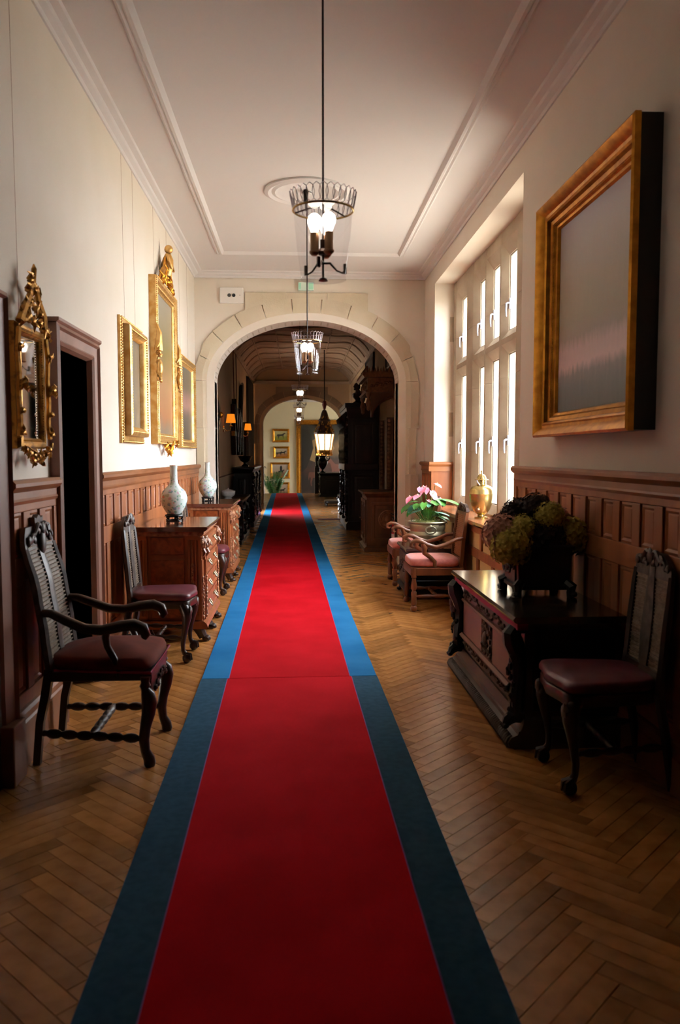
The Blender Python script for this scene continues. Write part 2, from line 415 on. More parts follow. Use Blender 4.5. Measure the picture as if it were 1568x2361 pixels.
def scroll_carving(mb, fn, u0, u1, w0, w1, n, r, seed, h=0.012):
    """foliate relief: little curling stems and buds laid on a surface fn(u,w,height)"""
    g = random.Random(seed); stem = []
    for i in range(n):
        u = u0 + (u1-u0)*(i+0.5)/n; w = w0 + (w1-w0)*g.uniform(0.25, 0.75); d = 1 if i % 2 else -1
        k = 7; pts = []; rr = (w1-w0)*g.uniform(0.22, 0.36)
        for j in range(k):
            a = d*(j/(k-1))*4.2 + g.uniform(0, 0.3); q = rr*(1-0.8*j/(k-1))
            pts.append(fn(u+q*math.cos(a), w+q*math.sin(a), h*0.5))
        mb.tube(pts, [r*(1-0.5*j/(k-1)) for j in range(k)], 5); mb.tube([pts[0], fn(u, w, h*0.5)], r*0.7, 5); stem.append(fn(u, w, h*0.5))
        mb.ball(fn(u, w, h*0.6), r*1.7, 6, 4)
    mb.tube(stem, r*0.7, 5)
# ------------------------------------------------------------------ the shell
XL, XR, ZC = -1.27, 1.585, 3.64
YA, TA = 10.0, 0.45           # first arch wall
Y2 = 23.5                     # second arch wall
HXL, HXR = -1.30, 1.52        # hall walls
YE, YW = 29.5, 33.2           # floor edge, end wall

# floor: dark bed with a herringbone of planks
fl = struct(MB().box(-1.62, 1.62, -5, YE, -0.20, -0.006).build('floor', 'subfloor', smooth=0), 'warm oak herringbone parquet floor running the length of the corridor')
PW = 0.0667; PN = 6; PLEN = PW*PN
CARPET_SLOPE = -0.0155
def carpet_cx(y): return -0.06 + (y-5.0)*CARPET_SLOPE
def herringbone():
    out = []; c45 = math.sqrt(0.5)
    for m in range(-30, 60):
        for k in range(-90, 560):
            for kind in (0, 1):
                if kind == 0: a0, a1, b0, b1 = k+2*PN*m, k+2*PN*m+PN, k, k+1
                else: a0, a1, b0, b1 = k+2*PN*m+PN, k+2*PN*m+PN+1, k-PN+1, k+1
                ca, cb = (a0+a1)/2*PW, (b0+b1)/2*PW
                x, y = (ca-cb)*c45, (ca+cb)*c45
                if -1.55 < x < 1.58 and -2.0 < y < YE-0.05: out.append((x, y, kind))
    return out
planks = herringbone()
tones = [0.72, 0.82, 0.89, 0.94, 1.0, 1.04, 1.09, 1.16]
def plank_geo(tone_i=None):
    g = 0.0006; mb = MB(); l, w = PLEN/2-g, PW/2-g; t = 0.006; e = 0.0008
    mb.taper(-l, l, -w, w, -t, -l+e, l-e, -w+e, w-e, 0.0)
    return mb
def tone_attr(me, vals):
    at = me.attributes.new('tone', 'FLOAT_COLOR', 'FACE')
    at.data.foreach_set('color', [c for v in vals for c in (v, v*0.97, v*0.93, 1.0)])
pm = []
for ti, tv in enumerate(tones):
    me = plank_geo().mesh('plank', 'parquet', 0); tone_attr(me, [tv]*len(me.polygons)); pm.append(me)
def seen(p):
    x, y, k = p
    if y < 1.75 or abs(x) > 1.2: return False
    if abs(x - carpet_cx(y)) < 0.42: return False
    return x > -1.25 and x < y*0.52 and x > -y*0.37
near = sorted([p for p in planks if seen(p)], key=lambda p: p[1])[:300]
nset = set(near); g7 = random.Random(3)
for (x, y, k) in near:
    o = bpy.data.objects.new('plank', pm[g7.randrange(8)]); COL.objects.link(o); o.parent = fl
    o.location = (x, y, 0); o.rotation_euler = (0, 0, PI/4 if k == 0 else -PI/4)
mb = MB(); tv = []
base = plank_geo()
for p in planks:
    if p in nset: continue
    x, y, k = p; a = PI/4 if k == 0 else -PI/4; c, s_ = math.cos(a), math.sin(a)
    v = []
    for q in base.v:
        X = x+q[0]*c-q[1]*s_; Y = y+q[0]*s_+q[1]*c
        v.append((min(max(X, -1.56), 1.58), Y, q[2]))
    mb.add(v, base.f); tv += [tones[g7.randrange(8)]]*len(base.f)
po = mb.build('parquet_planks', 'parquet', fl, smooth=0); tone_attr(po.data, tv); po['kind'] = 'stuff'
lw_floor = struct(MB().box(-3.2, 3.4, YE-0.02, YW+0.2, -1.5, -1.3).build('floor', 'subfloor', smooth=0), 'sunken floor of the end room beyond the runner')
struct(MB().box(-1.9, 2.0, YE-0.05, YE, -1.3, -0.001).box(-3.1, -1.62, 23.95, YE, -0.2, 0).box(1.62, 3.2, 23.95, YE, -0.2, 0).build('trim_1', 'oak_rail', smooth=0), 'edge of the landing above the end room')

# main corridor walls
D0, D1, DZ = 4.27, 4.92, 1.96
wl = MB().box(XL-0.42, XL, -5, D0, 0, 3.72).box(XL-0.42, XL, D1, YA+TA, 0, 3.72).box(XL-0.42, XL, D0, D1, DZ, 3.72)
struct(wl.build('wall_left', 'wall_paint', smooth=0), 'cream plaster wall along the left of the corridor')
W0, W1, WZ0, WZ1, WX = 5.66, 9.30, 0.80, 3.38, 1.81
wr = MB().box(XR, 2.06, -5, W0, 0, 3.72).box(XR, 2.06, W1, YA+TA, 0, 3.72).box(XR, 2.06, W0, W1, 0, WZ0-0.002).box(XR, 2.06, W0, W1, WZ1, 3.72)
struct(wr.build('wall_right', 'wall_paint', smooth=0), 'cream plaster wall with the deep window recess')
struct(MB().box(XL, XR, -1.7, -1.5, 0, ZC).build('wall_back', 'dark_wood', smooth=0), 'unseen dark wall added behind the camera to darken the near corridor')  # added behind the camera, dark so that it bounces little light
cl = struct(MB().box(XL-0.42, 2.06, -5, YA+TA, ZC, ZC+0.12).build('ceiling', 'ceiling_paint', smooth=0), 'white plaster ceiling of the corridor')
# cornice and the rectangular ceiling moulding
cor = MB()
cp = [(0, 0), (0, -0.07), (0.012, -0.07), (0.02, -0.05), (0.05, -0.035), (0.06, -0.02), (0.10, -0.012), (0.11, 0)]
cor.prism([(XL+a, ZC+b) for a, b in cp], 1, -5, YA)
cor.prism([(XR-a, ZC+b) for a, b in cp], 1, -5, YA)
cor.prism([(YA-a, ZC+b) for a, b in cp], 0, XL, XR)
struct(cor.build('trim_2', 'ceiling_paint', smooth=0.5), 'white plaster cornice where walls meet ceiling')
mo = MB()
mo.frame(-0.90, 1.20, -4.5, 9.08, [(0, 0.0), (0, 0.012), (0.015, 0.02), (0.03, 0.012), (0.045, 0.026), (0.065, 0.03), (0.08, 0.014), (0.09, 0.0)],
         lambda u, w, h: (u, w, ZC-h))
struct(mo.build('trim_3', 'ceiling_paint', smooth=0.5), 'raised rectangular plaster moulding on the ceiling')
ro = MB()
ro.lathe([(0.36, 0.0), (0.36, -0.015), (0.33, -0.025), (0.30, -0.012), (0.27, -0.02), (0.24, -0.006), (0.05, -0.004), (0.04, -0.03), (0.0, -0.035)], 48, (0.08, 6.95, ZC))
struct(ro.build('trim_4', 'ceiling_paint', smooth=0.6), 'round plaster ceiling rose above the second lantern')
ro = MB()
ro.lathe([(0.36, 0.0), (0.36, -0.015), (0.33, -0.025), (0.30, -0.012), (0.27, -0.02), (0.24, -0.006), (0.05, -0.004), (0.04, -0.03), (0.0, -0.035)], 48, (0.105, 3.35, ZC))
struct(ro.build('trim_5', 'ceiling_paint', smooth=0.6))

# door in the left wall
dr = thing('door_1', 'dark wooden doorway with moulded casing in the left wall', 'door'); dr['kind'] = 'structure'
if 'category' in dr: del dr['category']
cas = MB().frame(D0-0.115, D1+0.10, 0, DZ+0.115, [(0.0, 0.0), (0.0, 0.05), (0.02, 0.06), (0.03, 0.045), (0.075, 0.035), (0.085, 0.042), (0.10, 0.03), (0.112, 0.0)], lambda u, w, h: (XL+h, u, w), sides=3)
cas.build('door_casing', 'door_wood', dr, smooth=0.4)
MB().prism([(XL, DZ+0.115), (XL+0.052, DZ+0.115), (XL+0.064, DZ+0.125), (XL+0.064, DZ+0.14), (XL, DZ+0.14)], 1, D0-0.122, D1+0.108).build('door_cap', 'door_wood', dr, smooth=0.3)
ln = MB().box(XL-0.42, XL, D1, D1+0.02, 0, DZ).box(XL-0.42, XL, D0-0.02, D0, 0, DZ).box(XL-0.42, XL, D0, D1, DZ, DZ+0.02)
ln.build('door_lining', 'dark_wood', dr, smooth=0)
MB().box(XL-0.47, XL-0.42, D0-0.03, D1+0.03, 0, DZ+0.03).frame(D0+0.06, D1-0.06, 1.05, DZ-0.1, [(0, 0), (0, 0.012), (0.03, 0.002), (0.03, 0)], lambda u, w, h: (XL-0.42+h, u, w)).build('door_leaf', 'dark_wood', dr, smooth=0)
MB().ball((XL-0.37, D0+0.08, 1.0), 0.028, 10, 8).tube([(XL-0.42, D0+0.08, 1.0), (XL-0.37, D0+0.08, 1.0)], 0.01).build('door_knob', 'old_brass', dr)
fL0 = lambda u, w, h: (XL+h, u, w)
# casing of a second doorway just at the near end of the left wall
d2 = thing('door_2', 'near doorway whose dark casing shows at the left edge', 'door'); d2['kind'] = 'structure'; del d2['category']
MB().frame(2.40, 3.47, 0, 2.08, [(0.0, 0.0), (0.0, 0.05), (0.02, 0.06), (0.03, 0.045), (0.075, 0.035), (0.1, 0.03), (0.13, 0.0)], lambda u, w, h: (XL+h, u, w), sides=3).build('door_casing', 'door_wood', d2, smooth=0.4)
MB().box(XL-0.0, XL+0.02, 2.52, 3.35, 0, 1.96).frame(2.62, 3.25, 1.0, 1.86, [(0, 0.02), (0, 0.034), (0.03, 0.034), (0.05, 0.02)], fL0).frame(2.62, 3.25, 0.14, 0.9, [(0, 0.02), (0, 0.034), (0.03, 0.034), (0.05, 0.02)], fL0).build('door_leaf', 'dark_wood', d2, smooth=0)
MB().box(XL, XL+0.075, 3.33, 3.48, 0, 0.26).build('door_plinth', 'door_wood', d2, smooth=0, bevel=0.006)

# dark boards added out of view to cut bounce light near the camera
lb = MB().box(XL, XL+0.02, -1.5, 2.38, 1.30, ZC-0.075).box(XR-0.02, XR, -1.5, 2.2, 1.33, ZC-0.075).box(XL+0.12, XR-0.12, -1.5, 2.2, ZC-0.05, ZC)
struct(lb.build('trim_40', 'dark_wood', smooth=0), 'unseen dark boarding added to darken the near end of the corridor')
# wainscot
TRIM = [6]
def wainscot(y0, y1, xw, sgn, ztop, label, pitch=0.226, base=0.24, axis='y', zbot=0.0, lower=True):
    """panelled dado on the plane x=xw (sgn = direction into the room)"""
    L = y1-y0; n = max(1, round(L/pitch)); p = L/n; st = 0.085
    def fn(u, h, z): return (xw+sgn*h, u, z)
    def bx(mb, u0, u1, h0, h1, z0, z1):
        a, b = sorted((xw+sgn*h0, xw+sgn*h1)); mb.box(a, b, u0, u1, z0, z1)
    zu1, zu0, zl1, zl0 = ztop-0.145, ztop-0.345, ztop-0.455, base+0.06
    m = MB(); bx(m, y0, y1, 0, 0.008, zbot, ztop-0.02)
    for a, b in ((zu1, ztop-0.02), (zl1, zu0), (base-0.01, zl0)): bx(m, y0, y1, 0.008, 0.03, a, b)
    for i in range(n+1):
        u = y0+p*i; a, b = max(y0, u-st/2), min(y1, u+st/2)
        bx(m, a, b, 0.008, 0.03, zu0, zu1); bx(m, a, b, 0.008, 0.03, zl0, zl1)
    t = struct(m.build('trim_%d' % TRIM[0], 'oak_panel', smooth=0, bevel=0.004), label); TRIM[0] += 1
    def panel_mesh(z0, z1):
        w = (p-st)/2-0.001; hh = (z1-z0)/2-0.001; mb = MB()
        v = []; prof = [(0, 0.0), (0.0, 0.010), (0.012, 0.014), (0.026, 0.005), (0.032, 0.009)]
        mb.frame(-w, w, -hh, hh, prof, lambda u, q, h: (sgn*h, u, q))
        i = 0.032; mb.box(min(0, sgn*0.009), max(0, sgn*0.009), -w+i, w-i, -hh+i, hh-i)
        return mb.mesh('panel', 'oak_panel', 0.3)
    mu = panel_mesh(zu0, zu1); ml = panel_mesh(zl0, zl1)
    for i in range(n):
        for me, z0, z1 in ((mu, zu0, zu1), (ml, zl0, zl1)):
            o = bpy.data.objects.new('panel', me); COL.objects.link(o); o.parent = t
            o.location = (xw+sgn*0.008, y0+p*(i+0.5), (z0+z1)/2)
    # dado rail
    pr = [(0, -0.11), (0.034, -0.11), (0.040, -0.095), (0.034, -0.085), (0.034, -0.055), (0.05, -0.045), (0.062, -0.03), (0.062, -0.014), (0.05, 0), (0, 0)]
    r = MB().prism([(xw+sgn*a, ztop+b) for a, b in pr], 1, y0, y1); r.build('dado_rail', 'oak_rail', t, smooth=0.4)
    b = MB().prism([(xw+sgn*a, z) for a, z in [(0, 0), (0.045, 0), (0.045, base-0.07), (0.038, base-0.06), (0.038, base-0.03), (0.05, base-0.02), (0.042, base-0.005), (0.03, base), (0, base)]], 1, y0, y1)
    b.build('skirting', 'oak_rail', t, smooth=0.3)
    return t
wainscot(3.475, D0-0.12, XL, 1, 1.29, 'oak wainscot beside the carved gilt mirror', base=0.27)
wainscot(D1+0.105, YA-0.005, XL, 1, 1.29, 'sunlit oak wainscot behind the two carved dressers', base=0.24)
wainscot(-1.0, W0-0.0, XR, -1, 1.325, 'oak wainscot under the large seascape painting', base=0.22)
wainscot(W1+0.01, YA-0.005, XR, -1, 1.325, 'narrow oak wainscot on the pier beside the stone arch', base=0.22)
wainscot(-4.9, 2.39, XL, 1, 1.29, 'oak wainscot at the near end of the corridor', base=0.27)
# the pier's return inside the recess
t = MB().box(XR-0.03, WX-0.005, W1-0.02, W1, WZ0+0.03, 1.30)
t = struct(t.build('trim_%d' % TRIM[0], 'oak_panel', smooth=0, bevel=0.004), 'oak boarding returning into the window recess'); TRIM[0] += 1
MB().prism([(W1-a, 1.325+b) for a, b in [(0, -0.11), (0.034, -0.11), (0.034, -0.055), (0.062, -0.03), (0.062, -0.014), (0.05, 0), (0, 0)]], 0, XR-0.06, WX-0.005).build('dado_rail', 'oak_rail', t, smooth=0.4)
t2 = MB().box(XR-0.03, WX-0.005, W0, W0+0.02, WZ0+0.03, 1.30)
struct(t2.build('trim_%d' % TRIM[0], 'oak_panel', smooth=0, bevel=0.004)); TRIM[0] += 1
# timbered panelling below the window sill
sp = MB().box(XR-0.012, XR, W0, W1, 0.0, WZ0-0.02)
sp = struct(sp.build('trim_%d' % TRIM[0], 'sill_panel', smooth=0), 'ochre panels framed in brown timber below the window sill'); TRIM[0] += 1
def timber(y0, y1, z0, z1, h=0.03): MB().box(XR-h, XR-0.012, y0, y1, z0, z1).build('timber', 'oak_panel', sp, smooth=0, bevel=0.004)
timber(W0, W1, 0.72, 0.775); timber(W0, W1, 0.50, 0.58); timber(W0, W1, 0.0, 0.16)
yy = W0+0.02
vs = [5.75, 6.18, 6.72, 7.28, 7.98, 8.55, 9.1]
for i, y in enumerate(vs): timber(y-0.03, y+0.03, 0.58, 0.72); timber(y+0.08, y+0.15, 0.16, 0.50)
ss = MB().prism([(XR-0.055, 0.785), (XR-0.065, 0.80), (XR-0.055, 0.82), (WX+0.01, 0.82), (WX+0.01, 0.785)], 1, W0+0.0, W1-0.0)
struct(ss.build('trim_%d' % TRIM[0], 'sill_wood', smooth=0.3), 'polished wooden window sill'); TRIM[0] += 1

# stone mullioned window
win = thing('window_1', 'tall stone mullioned window with casements', 'window'); win['kind'] = 'structure'; del win['category']
def mullion(b0, b1, f0, f1, z0=0.80, z1=3.38, name='mullion', mat='window_stone'):
    n = 4; zz = [z0+(z1-z0)*i/n for i in range(n+1)]
    for i in range(n):
        MB().prism([(WX, f0), (WX+0.055, b0), (1.90, b0), (1.96, b0+0.03), (1.96, b1-0.03), (1.90, b1), (WX+0.055, b1), (WX, f1)], 2, zz[i], zz[i+1]).build(name, mat, win, smooth=0, bevel=0.003)
mullion(5.662, 5.86, 5.662, 5.78, name='jamb_stone'); mullion(6.24, 6.72, 6.34, 6.62); mullion(7.06, 7.26, 7.14, 7.18)
mullion(7.63, 7.83, 7.71, 7.75); mullion(8.18, 8.68, 8.28, 8.58); mullion(9.08, 9.298, 9.16, 9.298, name='jamb_stone')
LIGHTS = [(5.86, 6.24, 5.78, 6.34), (6.72, 7.06, 6.62, 7.14), (7.26, 7.63, 7.18, 7.71), (7.83, 8.18, 7.75, 8.28), (8.68, 9.08, 8.58, 9.16)]
def hbar(name, b0, b1, f0, f1, zb0, zb1, zf0, zf1):
    # stone bar between mullions: front edge on WX, back on glass
    def ring(x, y0, y1, z0, z1): return [(x, y0, z0), (x, y1, z0), (x, y1, z1), (x, y0, z1)]
    v = ring(WX+0.006, f0, f1, zf0, zf1) + ring(WX+0.055, b0, b1, zb0, zb1) + ring(1.95, b0, b1, zb0, zb1); f = [(0, 1, 2, 3), (8, 11, 10, 9)]
    for a in (0, 4):
        for k in range(4): f.append((a+k, a+4+k, a+4+(k+1) % 4, a+(k+1) % 4))
    MB().add(v, f).build(name, 'window_stone', win, smooth=0)
for (b0, b1, f0, f1) in LIGHTS:
    hbar('transom_stone', b0, b1, f0, f1, 2.30, 2.50, 2.38, 2.43)
    hbar('lintel_stone', b0, b1, f0, f1, 3.16, 3.38, 3.27, 3.379)
    hbar('sill_stone', b0, b1, f0, f1, 0.81, 0.93, 0.81, 0.84)
    for z0, z1, zh in ((0.93, 2.30, 1.52), (2.50, 3.16, 2.72)):
        MB().frame(b0, b1, z0, z1, [(0, 0), (0, 0.016), (0.010, 0.016), (0.012, 0.0)], lambda u, w, h: (WX+0.08-h, u, w)).build('casement', 'casement_paint', win, smooth=0)
        MB().box(WX+0.068, WX+0.073, b0+0.01, b1-0.01, z0+0.01, z1-0.01).build('pane', 'pane_glass', win, smooth=0)
        y = b1-0.02
        MB().tube([(WX+0.06, y, zh+0.02), (WX+0.035, y-0.005, zh+0.02), (WX+0.02, y-0.01, zh+0.01), (WX+0.018, y-0.012, zh-0.05), (WX+0.022, y-0.012, zh-0.10)], [0.010, 0.009, 0.010, 0.008, 0.006], 8).box(WX+0.05, WX+0.06, y-0.014, y+0.012, zh-0.03, zh+0.06).build('handle', 'steel_pale', win)
for z in (1.62, 2.72): MB().box(1.765, 1.812, W1-0.012, W1, z, z+0.28).build('quoin_stone', 'window_stone', win, smooth=0)

# stone arches
def arch(y, label, idx, mat_face, wmat, x0, x1, ztop, mat_b='stone_b'):
    cx, a, b, zs = 0.11, 1.15, 0.75, 2.32
    ao, bo = 1.40, 0.97
    # wall with arch opening, in columns
    w = MB(); n = 40; T = TA
    path = [(cx-a, 0.0), (cx-a, zs)] + [(cx-a*math.cos(PI*i/n), zs+b*math.sin(PI*i/n)) for i in range(1, n)] + [(cx+a, zs), (cx+a, 0.0)]
    outer = []
    for i, (px, pz) in enumerate(path):
        if i < 2: outer.append((x0, pz))
        elif i >= len(path)-2: outer.append((x1, pz))
        else: outer.append((x0+(x1-x0)*(px-(cx-a))/(2*a), ztop))
    outer[1] = (x0, zs); outer[-2] = (x1, zs)
    # wall faces as quads between path and outline
    for yy_, flip in ((y+0.02, False), (y+T-0.02, True)):
        v = [(p[0], yy_, p[1]) for p in path] + [(p[0], yy_, p[1]) for p in outer] + [(x0, yy_, ztop), (x1, yy_, ztop)]; k = len(path)
        f = [(i, i+1, k+i+1, k+i) for i in range(k-1)] + [(k+1, k+2, 2*k), (k+k-3, k+k-2, 2*k+1)]
        w.add(v, f)
    v = [(p[0], y+0.02, p[1]) for p in path] + [(p[0], y+T-0.02, p[1]) for p in path]; k = len(path)
    w.add(v, [(i, i+1, k+i+1, k+i) for i in range(k-1)])
    wall = struct(w.build('wall_%s' % idx, wmat, smooth=0), label)
    # voussoirs and jamb stones with a stepped moulding towards the opening
    prof = [(0.20, -0.004), (0.12, -0.004), (0.115, 0.012), (0.09, 0.02), (0.085, 0.045), (0.05, 0.055), (0.04, 0.085), (0.0, 0.10), (0.0, TA-0.10), (0.04, TA-0.085), (0.05, TA-0.055), (0.12, TA+0.004), (0.2, TA+0.004), (0.2, TA-0.02), (0.03, TA-0.12), (0.03, 0.13), (0.2, 0.04)]
    def station(px, pz, nx, nz, ow):
        def fn(d, h):
            dd = d/0.20*ow if d > 0.119 else d
            return (px+nx*dd, y+h, pz+nz*dd)
        return fn
    def at(t):  # t 0..1 along the arch half ellipse
        th = PI*t; px = cx-a*math.cos(th); pz = zs+b*math.sin(th)
        nx = -math.cos(th)/a; nz = math.sin(th)/b; l = math.hypot(nx, nz)
        return px, pz, nx/l, nz/l
    nv = 11
    for i in range(nv):
        t0, t1 = i/nv, (i+1)/nv; g = 0.0015; sub = 5; st = []
        for j in range(sub+1):
            t = t0+g+(t1-t0-2*g)*j/sub; px, pz, nx, nz = at(t); st.append(station(px, pz, nx, nz, 0.27 if 0.12 < t < 0.88 else 0.24))
        MB().sweep(prof, st).build('voussoir', mat_face if i % 3 else mat_b, wall, smooth=0.35)
    nj = 4
    for sx, xo in ((-1, cx-a-x0), (1, x1-cx-a)):
        for i in range(nj):
            z0, z1 = zs*i/nj+0.002, zs*(i+1)/nj-0.002; ow = min(xo-0.002, 0.255 if i % 2 else 0.22)
            MB().sweep(prof, [station(cx+sx*a, z, sx, 0, ow) for z in (z0, z1)]).build('jamb_stone', mat_b if i % 2 else mat_face, wall, smooth=0.35)
    # square block above the crown
    for i in range(3):
        xa, xb = -0.65+1.52*i/3+0.002, -0.65+1.52*(i+1)/3-0.002; k = 6; poly = []
        for j in range(k+1):
            X = xa+(xb-xa)*j/k; q = 1-((X-cx)/(a+0.26))**2; poly.append((X, zs+(b+0.255)*math.sqrt(max(q, 0.02))+0.003))
        poly = poly + [(xb, 3.40), (xa, 3.40)]
        MB().prism(poly, 1, y-0.003, y+0.03).build('crown_stone', mat_face if i != 1 else mat_b, wall, smooth=0)
    return wall
arch(YA, 'cream wall with the first broad stone arch', 'front', 'stone', 'wall_paint', XL, XR, 4.10)
M('stone_shaded', '8E7A62', 0.85, var='7E6A54', vs=(2, 2, 2)); M('stone_shaded2', '86725C', 0.85, var='76624C', vs=(2, 2, 2))  # arch stone in darker copies, shade of the backlit arch put into the colour
arch(Y2, 'wall with the second stone arch at the end of the dim hall', 'far', 'stone_shaded', 'hall_wall', HXL, HXR, 4.1, 'stone_shaded2')
struct(MB().box(-3.3, 3.5, YA+0.2, YW+0.2, 4.0, 4.2).build('leak_slab', 'hall_ceiling', smooth=0))  # slab added out of view to stop sky light leaking into the hall

# the dim hall behind the first arch
G0, G1 = 18.95, 20.15
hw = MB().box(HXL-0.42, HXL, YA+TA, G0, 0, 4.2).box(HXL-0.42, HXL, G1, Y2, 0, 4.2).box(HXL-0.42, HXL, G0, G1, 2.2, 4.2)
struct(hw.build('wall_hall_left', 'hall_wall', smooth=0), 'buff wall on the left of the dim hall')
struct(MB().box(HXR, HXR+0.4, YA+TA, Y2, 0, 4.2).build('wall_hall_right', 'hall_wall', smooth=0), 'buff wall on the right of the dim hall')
def vault(u, v):
    y = YA+TA-0.1+(Y2+0.1-YA-TA+0.1)*v; s_ = u*2-1; x = (HXL+HXR)/2 + s_*(HXR-HXL)/2
    e = abs(s_); z = 3.55 + 0.34*(1-max(0, (e-0.62)/0.38)**2.2) + 0.03*(1-e)
    return (x, y, z)
vc = MB().grid(vault, 32, 2)
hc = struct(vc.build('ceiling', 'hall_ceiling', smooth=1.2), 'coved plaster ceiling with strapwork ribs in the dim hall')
g5 = random.Random(5)
for i in range(13):
    y = YA+TA+0.5+i*0.98
    st = []
    for j in range(25):
        u = j/24; X, Y, Z = vault(u, 0); wob = 0.10*math.sin(u*19+i)
        st.append((X, y+wob, Z-0.004))
    MB().tube(st, 0.026, 6).build('ceiling_rib', 'hall_ceiling', hc, smooth=1.0)
for u in (0.12, 0.3, 0.5, 0.7, 0.88):
    X, Y, Z = vault(u, 0); MB().tube([(X, YA+TA, Z), (X, Y2, Z)], 0.022, 6).build('ceiling_rib', 'hall_ceiling', hc, smooth=1.0)
ct = MB()
for xw, sg in ((HXL, 1), (HXR, -1)):
    ct.prism([(xw, 3.48), (xw+sg*0.02, 3.48), (xw+sg*0.03, 3.52), (xw+sg*0.06, 3.55), (xw, 3.57)], 1, YA+TA, Y2)
ct.prism([(Y2, 3.48), (Y2-0.02, 3.48), (Y2-0.05, 3.56), (Y2, 3.57)], 0, HXL, HXR)
struct(ct.build('trim_%d' % TRIM[0], 'hall_ceiling', smooth=0.4), 'plain cornice of the dim hall'); TRIM[0] += 1
struct(MB().box(HXL, HXL+0.03, YA+TA, G0, 0, 1.0).prism([(HXL, 1.0), (HXL+0.05, 1.0), (HXL+0.05, 1.04), (HXL, 1.05)], 1, YA+TA, G0).box(HXL, HXL+0.03, G1, Y2, 0, 1.0).build('trim_%d' % TRIM[0], 'oak_hall', smooth=0), 'dark dado on the left of the hall'); TRIM[0] += 1
gd = thing('door_3', 'garden door letting a bar of daylight onto the runner', 'door'); gd['kind'] = 'structure'; del gd['category']
MB().frame(G0, G1, 0, 2.2, [(0, 0), (0, 0.06), (0.06, 0.06), (0.06, 0)], lambda u, w, h: (HXL-0.42+h, u, w), sides=3).build('door_frame', 'oak_hall', gd, smooth=0)
MB().box(HXL-0.39, HXL-0.385, G0+0.06, G1-0.06, 0.02, 2.14).build('pane', 'pane_glass', gd, smooth=0)

# end room
ew = MB().box(-3.2, 3.4, YW, YW+0.2, -1.4, 3.9)
struct(ew.build('wall_end', 'end_wall', smooth=0), 'sunlit cream end wall hung with horse paintings')
er = MB().box(-3.2, -3.0, 23.95, YW, -1.4, 3.9)
er.box(-3.2, HXL, 23.75, 23.95, -0.2, 3.9).box(HXR, 3.4, 23.75, 23.95, -0.2, 3.9)
struct(er.build('wall_end_left', 'end_wall', smooth=0))
e2 = MB().box(3.2, 3.4, 23.95, 31.2, -1.4, 3.9).box(3.2, 3.4, 32.6, YW, -1.4, 3.9).box(3.2, 3.4, 31.2, 32.6, -1.4, 0.6).box(3.2, 3.4, 31.2, 32.6, 2.4, 3.9)
struct(e2.build('wall_end_right', 'end_wall', smooth=0))
struct(MB().box(-3.2, 3.4, 23.9, YW, 3.72, 3.85).build('ceiling', 'ceiling_paint', smooth=0), 'pale ceiling of the end room')
struct(MB().prism([(YW, 3.60), (YW-0.03, 3.60), (YW-0.09, 3.72), (YW, 3.72)], 0, -3.0, 3.2).build('trim_%d' % TRIM[0], 'ceiling_paint', smooth=0)); TRIM[0] += 1
w2 = thing('window_2', 'tall window in the side wall of the end room', 'window'); w2['kind'] = 'structure'; del w2['category']
MB().frame(31.2, 32.6, 0.6, 2.4, [(0, 0), (0, 0.06), (0.07, 0.06), (0.07, 0)], lambda u, w, h: (3.34-h, u, w)).box(3.28, 3.34, 31.87, 31.93, 0.65, 2.35).box(3.28, 3.34, 31.25, 32.55, 1.6, 1.66).build('window_frame', 'white_plastic', w2, smooth=0)
MB().box(3.315, 3.32, 31.25, 32.55, 0.65, 2.35).build('pane', 'pane_glass', w2, smooth=0)

gr = MB().box(2.07, 60, -40, 70, -1.7, -1.6).box(-60, -1.75, -40, 70, -1.7, -1.6)
struct(gr.build('ground', 'gravel', smooth=0), 'pale gravel court outside the windows')
# ------------------------------------------------------------------ runners
def runner(name, y0, y1, wr, wb, blue, label, dz=0.0):
    # local y runs along the corridor
    t = thing(name, label, 'carpet', (carpet_cx(y0), y0, 0.0), math.atan(-CARPET_SLOPE), None)
    L = y1-y0; z0, z1 = 0.0005, 0.009+dz; r = wr/2; e = r+wb
    MB().box(-r, r, 0, L, z0, z1).build('red_field', 'carpet_red', t, smooth=0, bevel=0.002)
    for a, b in ((-e, -r-0.004), (r+0.004, e)): MB().box(a, b, 0, L, z0, z1).build('blue_border', blue, t, smooth=0, bevel=0.002)
    for a in (-r-0.004, r): MB().box(a, a+0.004, 0, L, z0, z1-0.0005).build('seam', 'carpet_seam', t, smooth=0)
    return t
runner('carpet_runner', -1.5, 4.93, 0.775, 0.165, 'carpet_teal', 'near red carpet runner with dull blue borders')
runner('carpet_runner', 4.935, YE-0.05, 0.755, 0.172, 'carpet_blue', 'long red carpet runner with bright blue borders reaching the end')

